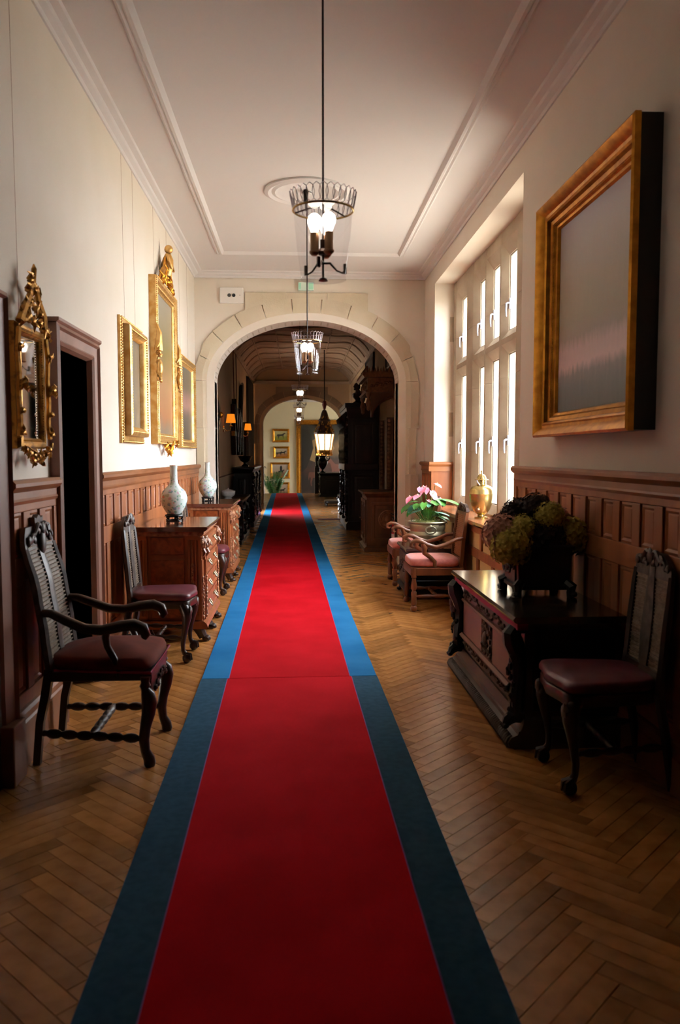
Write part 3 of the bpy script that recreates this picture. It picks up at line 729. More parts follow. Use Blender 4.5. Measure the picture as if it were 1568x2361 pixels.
# ------------------------------------------------------------------ chairs. local: front +x, width y
def interp(tab, z):
    if z <= tab[0][0]: return tab[0][1]
    for (a, b), (c, d) in zip(tab, tab[1:]):
        if z <= c: t = (z-a)/(c-a); t = t*t*(3-2*t)*0.5+t*0.5; return b+(d-b)*t
    return tab[-1][1]
def ribbon(mb, ya, yb, z0, z1, xf, t, n=14, bulge=0.0):
    """vertical curved board between lateral edges ya(z), yb(z)"""
    def fn(u, v):
        z = z0+(z1-z0)*u; a, b = ya(z), yb(z); s_ = 1-(2*v-1)**2
        return (xf(z)+bulge*s_, a+(b-a)*v, z), (1, 0, 0)
    return mb.slab(fn, n, 4, t)
def turned_prof(n, r, seed):
    g = random.Random(seed); out = [(0, r*0.7), (0.04, r*0.7)]
    for i in range(n):
        t = 0.06+0.88*i/n; s_ = 0.88/n
        out += [(t, r*0.62), (t+s_*0.25, r*1.0), (t+s_*0.5, r*1.08), (t+s_*0.75, r*0.95), (t+s_*0.95, r*0.6)]
    return out+[(0.96, r*0.7), (1, r*0.7)]
def crest_carving(mb, xf, zc, w, h, seed, depth=0.022, n=16):
    g = random.Random(seed)
    for i in range(n):
        y = -w+2*w*(i+0.5)/n; k = 1-abs(y/w)**1.6*0.75
        mb.ball((xf(zc)+0.012+g.uniform(-.003, .006), y, zc+h*k*g.uniform(0.1, 0.75)), g.uniform(0.010, 0.017), 6, 5, (0.7, 1.1, 1.3), 0.5, seed+i)
    for s_ in (-1, 1):
        pts = [(xf(zc)+0.016, s_*(w*0.15+w*0.75*t), zc+h*(0.75-0.7*t*t)+0.012*math.sin(t*9)) for t in [i/9 for i in range(10)]]
        mb.tube(pts, [0.011-0.005*t/9 for t in range(10)], 6)
    mb.ball((xf(zc)+0.018, 0, zc+h*0.6), 0.026, 10, 8, (0.6, 1, 1.25), 0.3, seed)

# --- carved armchair with cane back and red velvet seat (left foreground)
ac = thing('carved_armchair', 'dark carved armchair with cane back and red velvet seat below the gilt mirror', 'armchair', (-0.955, 3.785, 0))
xb = lambda z: interp([(0.0, -0.235), (0.2, -0.215), (0.42, -0.165), (0.6, -0.185), (0.8, -0.215), (1.0, -0.265), (1.12, -0.275)], z)
for s_ in (-1, 1):
    # back leg runs up into the back post
    st = [(xb(z), s_*(0.195 if z > 0.3 else 0.19), z) for z in [0.0, 0.1, 0.2, 0.32, 0.44]]
    MB().tube(st, [0.022, 0.023, 0.024, 0.026, 0.027], 4, flat=1.0).build('leg', 'chair_wood', ac, smooth=0.8)
    st = [(xb(z), s_*(0.20-0.025*max(0, z-0.8)), z) for z in [0.44+0.06*i for i in range(10)]]
    MB().tube(st, [0.021]*7+[0.020, 0.018, 0.016], 6).build('back_post', 'grey_carved', ac, smooth=0.8)
    # front leg: turned neck, shaped knee, scroll foot
    x, y = 0.265, s_*0.235
    MB().tube([(x, y, 0.41), (x, y, 0.385), (x, y, 0.37), (x, y, 0.355), (x+0.012, y, 0.33), (x+0.018, y, 0.29), (x+0.012, y, 0.24), (x-0.002, y, 0.18), (x-0.010, y, 0.12), (x-0.004, y, 0.07), (x+0.012, y, 0.035), (x+0.016, y, 0.012), (x+0.016, y, 0.0)],
              [0.024, 0.019, 0.026, 0.019, 0.032, 0.035, 0.031, 0.025, 0.024, 0.021, 0.026, 0.027, 0.022], 8).build('leg', 'chair_wood', ac, smooth=0.9)
    # arm: from the back post, dipping, and rolling over at the end
    ya = s_*0.225
    P = [(-0.205, s_*0.20, 0.70), (-0.15, ya*0.93, 0.695), (-0.08, ya, 0.665), (0.0, ya*1.05, 0.632), (0.08, ya*1.08, 0.625), (0.16, ya*1.08, 0.642), (0.22, ya*1.06, 0.648), (0.26, ya*1.05, 0.632), (0.272, ya*1.05, 0.60), (0.262, ya*1.05, 0.585)]
    MB().tube(P, [0.017, 0.020, 0.022, 0.023, 0.024, 0.026, 0.027, 0.026, 0.022, 0.014], 8).build('arm', 'chair_wood', ac, smooth=0.9)
    P = [(0.10, ya*1.08, 0.63), (0.095, ya*1.06, 0.59), (0.10, ya*1.04, 0.55), (0.125, ya*1.02, 0.50), (0.15, ya*1.01, 0.44), (0.155, ya, 0.41)]
    MB().tube(P, [0.020, 0.017, 0.015, 0.015, 0.017, 0.018], 8).build('arm_support', 'chair_wood', ac, smooth=0.9)
    MB().turned((-0.215, s_*0.192, 0.145), (0.262, s_*0.235, 0.125), turned_prof(6, 0.021, 2), 10).build('stretcher', 'chair_wood', ac, smooth=0.8)
MB().turned((0.02, -0.215, 0.138), (0.02, 0.215, 0.138), turned_prof(5, 0.020, 3), 10).build('stretcher', 'grey_carved', ac, smooth=0.8)
MB().taper(-0.19, 0.29, -0.215, 0.215, 0.385, -0.19, 0.29, -0.215, 0.215, 0.43).xf(Matrix.Identity(4)).build('seat_rail', 'chair_wood', ac, smooth=0, bevel=0.006)
def trap(p):
    x, y, z = p; k = 1+0.16*(x-0.05)/0.25; return (x, y*k, z)
MB().rbox(-0.185, 0.30, -0.232, 0.232, 0.43, 0.495, 0.03, 0.04, fn=trap).build('seat', 'red_velvet', ac, smooth=1.0)
MB().tube([trap(p) for p in [(-0.18, -0.225, 0.433), (0.295, -0.225, 0.433), (0.295, 0.225, 0.433), (-0.18, 0.225, 0.433)]], 0.006, 6).build('seat_braid', 'magenta_felt', ac)
ap = MB(); scroll_carving(ap, lambda u, w, h: (0.285+h, u, w), -0.16, 0.16, 0.30, 0.39, 6, 0.008, 4); ap.box(0.27, 0.286, -0.20, 0.20, 0.325, 0.385)
ap.build('apron', 'chair_wood', ac)
w_ = lambda z: 0.185-0.02*max(0, z-0.8)
sp_ = lambda z: 0.030+0.006*math.sin((z-0.5)*6)
for s_ in (-1, 1):
    c = MB(); ribbon(c, lambda z: s_*sp_(z), lambda z: s_*w_(z), 0.47, 1.02, lambda z: xb(z)-0.002, 0.006)
    for i in range(30):
        z = 0.48+i*0.018
        c.tube([(xb(z)+0.002, s_*(sp_(z)-0.006), z), (xb(z)+0.006, s_*(sp_(z)+w_(z))/2, z+0.003), (xb(z)+0.004, s_*(w_(z)-0.004), z)], 0.0042, 5)
    c.build('cane_panel', 'cane', ac, smooth=0.9)
c = MB(); ribbon(c, lambda z: -sp_(z), sp_, 0.45, 1.0, lambda z: xb(z)+0.008, 0.014, bulge=0.006); c.build('splat', 'grey_carved', ac, smooth=1.0)
c = MB(); ribbon(c, lambda z: -(0.20-0.45*max(0, z-1.02)**1.0-6*max(0, z-1.04)**2), lambda z: 0.20-0.45*max(0, z-1.02)-6*max(0, z-1.04)**2, 0.965, 1.075, lambda z: xb(z)+0.006, 0.022)
c.prism([(-0.05, 1.05), (0.05, 1.05), (0.056, 1.09), (0.06, 1.115), (0.03, 1.108), (0.0, 1.125), (-0.03, 1.108), (-0.06, 1.115), (-0.056, 1.09)], 0, xb(1.08)-0.014, xb(1.08)+0.012)
crest_carving(c, xb, 1.0, 0.17, 0.10, 11)
c.ball((xb(1.0)+0.02, 0, 0.995), 0.04, 12, 8, (0.35, 0.85, 1.5)); c.build('crest_rail', 'grey_carved', ac, smooth=0.9)
MB().box(xb(0.46)-0.02, xb(0.46)+0.012, -0.19, 0.19, 0.44, 0.475).build('back_rail', 'chair_wood', ac, smooth=0, bevel=0.004)

# --- side chair with cabriole legs, leather seat and cane back
def side_chair(label, loc, rz, splat_mat='chair_wood', cane_mat='cane', carve='grey_carved', wood='chair_wood'):
    t = thing('side_chair', label, 'chair', loc, rz)
    xs = lambda z: interp([(0.0, -0.255), (0.2, -0.225), (0.42, -0.185), (0.6, -0.20), (0.8, -0.217), (1.0, -0.235)], z)
    for s_ in (-1, 1):
        MB().tube([(xs(z), s_*0.165, z) for z in (0, 0.1, 0.2, 0.3, 0.42)], [0.019, 0.020, 0.021, 0.022, 0.023], 6).build('leg', wood, t, smooth=0.9)
        MB().tube([(xs(z), s_*(0.172-0.25*max(0, z-0.88)), z) for z in [0.42+0.06*i for i in range(9)]], [0.020]*6+[0.018, 0.016, 0.014], 6).build('back_post', wood, t, smooth=0.9)
        x, y = 0.165, s_*0.175
        l = MB().tube([(x-0.01, y, 0.41), (x+0.005, y*1.01, 0.38), (x+0.022, y*1.04, 0.345), (x+0.026, y*1.05, 0.31), (x+0.016, y*1.03, 0.25), (x+0.004, y, 0.19), (x-0.004, y, 0.13), (x-0.002, y, 0.085), (x+0.010, y*1.01, 0.06)],
                      [0.034, 0.036, 0.036, 0.032, 0.024, 0.019, 0.016, 0.015, 0.018], 8)
        l.ball((x+0.022, y*1.02, 0.032), 0.032, 10, 8)
        for k in range(3):
            a = (k-1)*0.8; l.tube([(x+0.008, y*1.01+0.004*(k-1), 0.07), (x+0.03+0.02*math.cos(a), y*1.02+0.028*math.sin(a), 0.055), (x+0.03+0.026*math.cos(a), y*1.02+0.03*math.sin(a), 0.02)], [0.009, 0.009, 0.005], 5)
        l.build('leg', wood, t, smooth=0.9)
        k = MB(); crest_carving(k, lambda z: x+0.03, 0.335, 0.018, 0.035, 3+s_, n=5); k.xf(Matrix.Translation((0.0, y*1.03, 0)))
        k.build('knee_carving', carve, t)
        MB().turned((-0.225, s_*0.165, 0.19), (0.16, s_*0.175, 0.17), turned_prof(4, 0.016, 1), 8).build('stretcher', wood, t, smooth=0.8)
    MB().turned((-0.01, -0.17, 0.18), (-0.01, 0.17, 0.18), turned_prof(4, 0.017, 1), 8).build('stretcher', wood, t, smooth=0.8)
    def serp(p):
        x, y, z = p; f = max(0, (x+0.05)/0.27); k = 1+0.14*(x/0.22)
        return (x-0.022*f*(1-math.cos(y/0.21*2*PI))*0.5+0.012*f, y*k, z)
    MB().rbox(-0.205, 0.225, -0.195, 0.195, 0.372, 0.425, 0.008, fn=serp).build('seat_rail', wood, t, smooth=0.8)
    MB().rbox(-0.20, 0.228, -0.202, 0.202, 0.426, 0.476, 0.02, 0.012, fn=serp).build('seat', 'purple_leather', t, smooth=1.0)
    w_ = lambda z: 0.155-0.25*max(0, z-0.88); sp_ = lambda z: 0.034+0.014*math.sin((z-0.45)*8)
    for s_ in (-1, 1):
        c = MB(); ribbon(c, lambda z: s_*sp_(z), lambda z: s_*w_(z), 0.50, 0.93, lambda z: xs(z)-0.001, 0.006)
        for i in range(26):
            z = 0.51+i*0.016; c.tube([(xs(z)+0.001, s_*(sp_(z)-0.006), z), (xs(z)+0.003, s_*(w_(z)-0.003), z)], 0.003, 4)
        c.build('cane_panel', cane_mat, t, smooth=0.9)
    c = MB(); ribbon(c, lambda z: -sp_(z), sp_, 0.46, 0.93, lambda z: xs(z)+0.008, 0.012, bulge=0.006); c.build('splat', splat_mat, t, smooth=1.0)
    c = MB(); ribbon(c, lambda z: -(0.17-1.1*max(0, z-0.92)-8*max(0, z-0.94)**2), lambda z: 0.17-1.1*max(0, z-0.92)-8*max(0, z-0.94)**2, 0.88, 0.985, lambda z: xs(z)+0.006, 0.02)
    crest_carving(c, xs, 0.925, 0.15, 0.075, 5); c.build('crest_rail', carve, t, smooth=0.9)
    MB().box(xs(0.48)-0.018, xs(0.48)+0.012, -0.165, 0.165, 0.455, 0.50).build('back_rail', wood, t, smooth=0, bevel=0.004)
    return t
sch = side_chair('dark side chair with plum leather seat between the doorway and the first carved dresser', (-0.945, 5.53, 0), 0, splat_mat='grey_carved')
dup(sch, 'dark side chair with plum leather seat squeezed between the two carved dressers', (-0.945, 8.12, 0), 0, 'plum leather side chairs'); sch['group'] = 'plum leather side chairs'
dup(sch, 'dark side chair with plum seat in the right foreground before the carved chest', (1.30, 3.325, 0), PI, 'plum leather side chairs')
dup(sch, 'dark side chair half hidden behind the carved chest with the planter', (1.30, 5.40, 0), PI, 'plum leather side chairs')

# --- walnut armchair with scrolled arms and pink cushion
def pink_armchair(label, loc, rz):
    t = thing('walnut_armchair', label, 'armchair', loc, rz, 'walnut armchairs by the window')
    xs = lambda z: interp([(0.0, -0.25), (0.2, -0.235), (0.40, -0.20), (0.6, -0.215), (0.8, -0.24), (1.0, -0.27)], z)
    for s_ in (-1, 1):
        MB().tube([(xs(z), s_*0.21, z) for z in (0, 0.1, 0.2, 0.3, 0.42)], [0.021]*5, 4).build('leg', 'walnut', t, smooth=0.8)
        MB().tube([(xs(z), s_*0.205, z) for z in [0.40+0.06*i for i in range(9)]], [0.022]*8+[0.018], 4).build('back_post', 'walnut', t, smooth=0.8)
        x, y = 0.23, s_*0.235
        MB().lathe([(0.0, 0.0), (0.018, 0.0), (0.030, 0.014), (0.032, 0.03), (0.026, 0.046), (0.016, 0.054), (0.024, 0.062), (0.024, 0.10), (0.024, 0.175), (0.016, 0.185), (0.026, 0.215), (0.028, 0.235), (0.020, 0.275), (0.016, 0.30), (0.024, 0.308), (0.024, 0.34), (0.026, 0.40), (0, 0.40)], 12, (x, y, 0)).build('leg', 'walnut', t, smooth=0.7)
        ya = s_*0.235
        P = [(-0.23, s_*0.205, 0.655), (-0.15, ya*0.98, 0.648), (-0.06, ya*1.03, 0.605), (0.03, ya*1.05, 0.578), (0.11, ya*1.05, 0.60), (0.17, ya*1.05, 0.632), (0.22, ya*1.04, 0.64), (0.258, ya*1.04, 0.622), (0.262, ya*1.04, 0.592), (0.242, ya*1.04, 0.58), (0.228, ya*1.04, 0.594)]
        MB().tube(P, [0.016, 0.018, 0.019, 0.020, 0.020, 0.021, 0.021, 0.019, 0.016, 0.013, 0.010], 8).build('arm', 'walnut', t, smooth=0.9)
        P = [(0.15, ya*1.05, 0.612), (0.135, ya*1.05, 0.57), (0.14, ya*1.04, 0.53), (0.08, ya*1.03, 0.485), (0.045, ya*1.02, 0.45), (0.045, ya, 0.40)]
        MB().tube(P, [0.022, 0.026, 0.023, 0.020, 0.020, 0.020], 8).build('arm_support', 'walnut', t, smooth=0.9)
        MB().turned((-0.235, s_*0.21, 0.135), (0.225, s_*0.235, 0.135), turned_prof(3, 0.018, 5), 10).build('stretcher', 'walnut', t, smooth=0.8)
    MB().turned((0.02, -0.22, 0.135), (0.02, 0.22, 0.135), turned_prof(3, 0.018, 6), 10).build('stretcher', 'walnut', t, smooth=0.8)
    MB().box(-0.215, 0.262, -0.255, 0.255, 0.325, 0.395).build('seat_rail', 'walnut', t, smooth=0, bevel=0.006)
    MB().rbox(-0.20, 0.265, -0.245, 0.245, 0.396, 0.475, 0.03, 0.014).build('seat', 'pink_fabric', t, smooth=1.0)
    c = MB(); ribbon(c, lambda z: -0.165, lambda z: 0.165, 0.48, 0.88, lambda z: xs(z)-0.002, 0.006)
    for i in range(24):
        z = 0.49+i*0.0165; c.tube([(xs(z)+0.002, -0.163, z), (xs(z)+0.002, 0.163, z)], 0.003, 4)
    c.build('cane_panel', 'cane_amber', t, smooth=0.9)
    for z0, z1 in ((0.43, 0.475), (0.86, 0.90)):
        c = MB(); ribbon(c, lambda z: -0.19, lambda z: 0.19, z0, z1, lambda z: xs(z)+0.01, 0.028, n=3); c.build('back_rail', 'walnut', t, smooth=0.8)
    for s_ in (-1, 1):
        c = MB(); ribbon(c, lambda z: s_*0.162, lambda z: s_*0.19, 0.47, 0.87, lambda z: xs(z)+0.01, 0.024, n=8); c.build('back_stile', 'walnut', t, smooth=0.8)
    c = MB(); ribbon(c, lambda z: -(0.20-9*(z-0.89)**2*4), lambda z: 0.20-9*(z-0.89)**2*4, 0.89, 0.955, lambda z: xs(z)+0.01, 0.03, n=6); crest_carving(c, xs, 0.90, 0.17, 0.06, 21); c.build('crest_rail', 'chair_wood', t, smooth=0.9)
    return t
pk = pink_armchair('walnut armchair with scrolled arms and pink seat in front of the window urn', (1.262, 7.275, 0), PI)
dup(pk, 'walnut armchair with pink seat mostly hidden behind the brass flower pot', (1.262, 8.68, 0), PI)
# ------------------------------------------------------------------ carved dressers on the left. local: front +x, width y
def dresser(label, loc, W=0.98):
    t = thing('carved_dresser', label, 'dresser', loc, 0, 'carved dressers along the left wall')
    D, H, h = 0.28, 0.87, W/2
    body = MB().box(-D+0.05, D-0.03, -h+0.03, h-0.03, 0.14, 0.82).build('body', 'dresser_wood', t, smooth=0, bevel=0.004)
    MB().prism([(-D+0.05, 0.835), (D-0.005, 0.835), (D+0.012, 0.845), (D+0.018, 0.86), (D+0.012, 0.87), (-D+0.05, 0.87)], 1, -h-0.015, h+0.015).build('top', 'dresser_top', t, smooth=0.3)
    MB().prism([(-D+0.05, 0.80), (D-0.03, 0.80), (D-0.012, 0.815), (D-0.012, 0.835), (-D+0.05, 0.835)], 1, -h+0.012, h-0.012).build('cornice', 'dresser_carve', t, smooth=0.3)
    MB().prism([(-D+0.06, 0.10), (D, 0.10), (D+0.012, 0.115), (D+0.004, 0.14), (D-0.02, 0.16), (-D+0.06, 0.16)], 1, -h, h).build('base_moulding', 'dresser_wood', t, smooth=0.3)
    # sides: burr panel between fluted pilasters
    for s_ in (-1, 1):
        y = s_*(h-0.03)
        a, b = sorted((y, y+s_*0.012))
        p = MB().box(-0.13, 0.12, a, b, 0.66, 0.79); p.build('side_panel', 'dresser_burl', t, smooth=0, bevel=0.004)
        p = MB().box(-0.13, 0.12, a, b, 0.18, 0.62); p.build('side_panel', 'dresser_burl', t, smooth=0, bevel=0.004)
        for xc in (-0.205, 0.185):
            f = MB().box(xc-0.05, xc+0.05, min(y, y+s_*0.016), max(y, y+s_*0.016), 0.165, 0.80)
            for k in (-1, 0, 1): f.tube([(xc+k*0.026, y+s_*0.018, 0.20), (xc+k*0.026, y+s_*0.018, 0.77)], 0.0095, 6)
            f.build('pilaster', 'dresser_wood', t, smooth=0.6)
    # front: four drawers with carved stiles
    xf = D-0.03
    rows = [(0.655, 0.79), (0.50, 0.645), (0.34, 0.49), (0.175, 0.33)]
    for r0, r1 in rows:
        d = MB().box(xf, xf+0.016, -h+0.13, h-0.13, r0, r1).frame(-h+0.13, h-0.13, r0, r1, [(0, 0.016), (0, 0.026), (0.018, 0.026), (0.026, 0.016)], lambda u, w, q: (xf+q, u, w))
        d = d.build('drawer', 'dresser_wood', t, smooth=0, bevel=0.003)
        for yy in (-0.2, 0.2):
            zc = (r0+r1)/2; b = MB()
            for k in (-0.035, 0.035): b.ball((xf+0.022, yy+k, zc+0.012), 0.013, 8, 6)
            b.tube([(xf+0.026, yy-0.035, zc+0.012), (xf+0.044, yy-0.032, zc-0.012), (xf+0.048, yy, zc-0.024), (xf+0.044, yy+0.032, zc-0.012), (xf+0.026, yy+0.035, zc+0.012)], 0.006, 6)
            b.build('handle', 'brass_aged', d)
    for s_ in (-1, 1):
        for q, yc in enumerate((s_*(h-0.075), s_*(h-0.022))):
            m = MB(); x0 = xf if q == 0 else xf-0.02
            m.box(x0, x0+0.022, yc-0.028, yc+0.028, 0.165, 0.80)
            for k in (-1, 1): m.tube([(x0+0.024, yc+k*0.016, 0.50), (x0+0.024, yc+k*0.016, 0.62)], 0.007, 6)
            m.build('corner_post', 'dresser_wood', t, smooth=0.6)
            c = MB(); g = random.Random(int(yc*100)+9)
            for k in range(13):
                z = 0.19+0.30*k/12; c.ball((x0+0.028, yc+0.009*math.sin(k*2.1), z), g.uniform(0.010, 0.017), 6, 5, (0.8, 1, 1.2), 0.5, k)
            c.build('garland', 'dresser_carve', t); c = MB()
            # mask below the cornice
            c.ball((x0+0.032, yc, 0.745), 0.032, 8, 8, (0.9, 0.95, 1.25), 0.3, 3); c.ball((x0+0.058, yc, 0.735), 0.012, 6, 5)
            for k in range(7):
                a = k/6*PI; c.ball((x0+0.028, yc+0.036*math.cos(a), 0.755+0.034*math.sin(a)), 0.013, 6, 5, (1, 1, 1), 0.5, k)
            c.tube([(x0+0.028, yc, 0.70), (x0+0.045, yc, 0.675), (x0+0.03, yc, 0.645)], [0.018, 0.014, 0.008], 6)
            c.build('mask', 'dresser_carve', t)
        # carved drop on the flank
        c = MB(); y = s_*(h-0.03); g = random.Random(4)
        for k in range(16):
            z = 0.22+0.36*k/15; c.ball((0.185, y+s_*0.028, z), g.uniform(0.010, 0.016), 6, 5, (1, 0.8, 1.2), 0.5, k+5)
        c.build('flank_drop', 'dresser_carve', t)
    # lion paw feet
    for xx in (-0.17, 0.225):
        for yy in (-h+0.07, h-0.07) if xx < 0 else (-h+0.06, 0.0, h-0.06):
            p = MB().tube([(xx-0.03, yy, 0.13), (xx-0.005, yy, 0.10), (xx+0.01, yy, 0.06), (xx+0.025, yy, 0.03)], [0.045, 0.045, 0.036, 0.034], 8)
            for k in range(4):
                o_ = (k-1.5)*0.021; p.ball((xx+0.055-0.006*abs(k-1.5), yy+o_, 0.022), 0.018, 8, 6, (1.5, 0.72, 1.0)); p.ball((xx+0.078-0.006*abs(k-1.5), yy+o_, 0.012), 0.007, 6, 4)
            p.build('paw_foot', 'chair_wood', t)
    return t
d1 = dresser('carved dresser nearer the doorway, its side panel in deep shadow', (-0.975, 6.43, 0))
dup(d1, 'carved dresser farther along beside the arch, its side sunlit', (-1.008, 9.27, 0))

# ------------------------------------------------------------------ porcelain vases on stands
def bottle_vase(label, slabel, loc, s_=1.0):
    st = thing('vase_stand', slabel, 'stand', loc, 0.3, 'vase stands')
    m = MB().lathe([(0.062, 0.052), (0.072, 0.048), (0.074, 0.040), (0.066, 0.034), (0.06, 0.03)], 24); m.lathe([(0.0, 0.052), (0.062, 0.052)], 24).lathe([(0.06, 0.03), (0.0, 0.03)], 24)
    m.build('stand_top', 'black_wood', st, smooth=0.6)
    for k in range(5):
        a = 2*PI*k/5; c, d = math.cos(a), math.sin(a)
        MB().tube([(0.055*c, 0.055*d, 0.036), (0.066*c, 0.066*d, 0.024), (0.058*c, 0.058*d, 0.012), (0.07*c, 0.07*d, 0.0)], [0.012, 0.010, 0.009, 0.008], 6).build('leg', 'black_wood', st)
    MB().lathe([(0.050, 0.0), (0.064, 0.0), (0.064, 0.007), (0.05, 0.007), (0.05, 0.0)], 24).build('stand_ring', 'black_wood', st)
    v = thing('porcelain_vase', label, 'vase', (loc[0], loc[1], loc[2]+0.052), 0, 'porcelain vases')
    prof = [(0.0, 0.0), (0.052, 0.0), (0.058, 0.006), (0.075, 0.03), (0.097, 0.07), (0.108, 0.115), (0.106, 0.15), (0.092, 0.185), (0.068, 0.21), (0.046, 0.23), (0.036, 0.25), (0.031, 0.28), (0.029, 0.33), (0.030, 0.385), (0.033, 0.395), (0.029, 0.397), (0.025, 0.388), (0.024, 0.30), (0.0, 0.30)]
    MB().lathe([(r*s_, z*s_) for r, z in prof], 40).build('vase_body', 'porcelain', v, smooth=1.0)
    return v
bottle_vase('white porcelain bottle vase painted with flowers on the nearer dresser', 'small black stand under the vase on the nearer dresser', (-1.01, 6.52, 0.8725))
bottle_vase('white porcelain bottle vase painted with flowers on the farther dresser', 'small black stand under the vase on the farther dresser', (-1.05, 9.28, 0.8725))

# ------------------------------------------------------------------ cassone on the right. local: front +x
cs = thing('carved_chest', 'long low carved chest with polished top under the seascape painting', 'chest', (1.285, 4.42, 0), PI)
D, h, H = 0.265, 0.76, 0.64
MB().box(-D, D-0.06, -h+0.05, h-0.05, 0.14, 0.60).build('body', 'cassone_wood', cs, smooth=0, bevel=0.004)
MB().prism([(-D-0.0, 0.607), (D-0.01, 0.607), (D+0.008, 0.615), (D+0.014, 0.628), (D+0.004, 0.64), (-D-0.0, 0.64)], 1, -h-0.01, h+0.01).build('top', 'cassone_top', cs, smooth=0.3)
MB().box(D-0.062, D-0.010, -h+0.004, h-0.004, 0.574, 0.607).build('felt_strip', 'magenta_felt', cs, smooth=0)
MB().prism([(-D, 0.0), (D-0.005, 0.0), (D+0.02, 0.012), (D+0.026, 0.032), (D+0.012, 0.055), (D-0.02, 0.07), (D-0.025, 0.085), (D-0.035, 0.09), (D-0.045, 0.115), (D-0.05, 0.14), (-D, 0.14)], 1, -h-0.0, h+0.0).build('base_plinth', 'cassone_wood', cs, smooth=0.3)
g = MB(); n = 58
for i in range(n):
    y = -h+0.01+(2*h-0.02)*(i+0.5)/n; g.tube([(D+0.004, y, 0.062), (D+0.022, y, 0.048), (D+0.03, y, 0.030), (D+0.022, y, 0.010), (D+0.005, y, 0.002)], [0.005, 0.010, 0.0115, 0.010, 0.006], 6)
g = g.build('gadroon_edge', 'cassone_wood', cs); 
MB().prism([(D-0.06, 0.555), (D-0.035, 0.555), (D-0.02, 0.565), (D-0.02, 0.575), (D-0.06, 0.575)], 1, -h+0.03, h-0.03).build('upper_moulding', 'cassone_wood', cs, smooth=0.3)
xf = D-0.06; fn = lambda u, w, q: (xf+q, u, w)
def strip(name, z0, z1, mat, t=0.012, y0=-h+0.11, y1=h-0.11): return MB().box(xf, xf+t, y0, y1, z0, z1).build(name, mat, cs, smooth=0, bevel=0.002)
strip('frieze', 0.475, 0.552, 'cassone_wood', 0.006); strip('frieze', 0.165, 0.225, 'cassone_wood', 0.006)
c = MB(); scroll_carving(c, lambda u, w, q: (xf+0.004+q, u, w), -h+0.12, h-0.12, 0.475, 0.55, 20, 0.009, 8); c.build('frieze_carving', 'cassone_wood', cs)
c = MB(); scroll_carving(c, lambda u, w, q: (xf+0.004+q, u, w), -h+0.12, h-0.12, 0.166, 0.225, 26, 0.007, 12); c.build('frieze_carving', 'cassone_wood', cs)
MB().prism([(xf, 0.225), (xf+0.03, 0.225), (xf+0.035, 0.238), (xf+0.02, 0.25), (xf, 0.25)], 1, -h+0.1, h-0.1).build('front_moulding', 'cassone_panel', cs, smooth=0.3)
MB().prism([(xf, 0.455), (xf+0.02, 0.455), (xf+0.026, 0.465), (xf+0.02, 0.475), (xf, 0.475)], 1, -h+0.1, h-0.1).build('front_moulding', 'cassone_panel', cs, smooth=0.3)
for s_ in (-1, 1):
    a, b = sorted((s_*0.13, s_*(h-0.12))); MB().box(xf, xf+0.014, a, b, 0.252, 0.453).build('front_panel', 'cassone_panel', cs, smooth=0, bevel=0.004)
c = MB().prism([(-0.10, 0.30), (-0.115, 0.36), (-0.10, 0.44), (-0.05, 0.453), (0.05, 0.453), (0.10, 0.44), (0.115, 0.36), (0.10, 0.30), (0.05, 0.262), (0, 0.252), (-0.05, 0.262)], 0, xf, xf+0.012)
gg = random.Random(2)
for i in range(46): c.ball((xf+0.016, gg.uniform(-0.095, 0.095), gg.uniform(0.27, 0.445)), gg.uniform(0.008, 0.016), 6, 4, (0.8, 1, 1), 0.5, i)
c.ball((xf+0.02, 0, 0.36), 0.035, 10, 8, (0.6, 1, 1.2)); c.build('center_boss', 'cassone_wood', cs)
for s_ in (-1, 1):
    y = s_*(h-0.06); c = MB()
    c.tube([(xf+0.045, y, 0.575), (xf+0.062, y, 0.55), (xf+0.055, y, 0.51), (xf+0.035, y, 0.46), (xf+0.022, y, 0.40), (xf+0.022, y, 0.33), (xf+0.03, y, 0.27), (xf+0.034, y, 0.20), (xf+0.03, y, 0.15)], [0.035, 0.046, 0.05, 0.046, 0.036, 0.034, 0.036, 0.038, 0.036], 8)
    for i in range(26): c.ball((xf+0.075-0.02*abs(math.sin(i*0.5)), y+gg.uniform(-0.035, 0.035), 0.16+0.40*i/25), gg.uniform(0.008, 0.015), 6, 4, (1, 1, 1.3), 0.5, i)
    c.build('corner_herm', 'black_wood', cs)
    c = MB().tube([(xf+0.0, y, 0.15), (xf+0.05, y, 0.145), (xf+0.075, y, 0.125), (xf+0.085, y, 0.105)], [0.04, 0.034, 0.028, 0.02], 8)
    for k in range(3): c.ball((xf+0.09, y+(k-1)*0.018, 0.10), 0.013, 6, 5, (1.4, 0.8, 1))
    c.build('paw', 'black_wood', cs)
    yy = s_*(h-0.05); a, b = sorted((yy, yy+s_*0.012))
    MB().box(-D+0.03, D-0.10, a, b, 0.17, 0.57).build('side_panel', 'black_wood', cs, smooth=0, bevel=0.004)

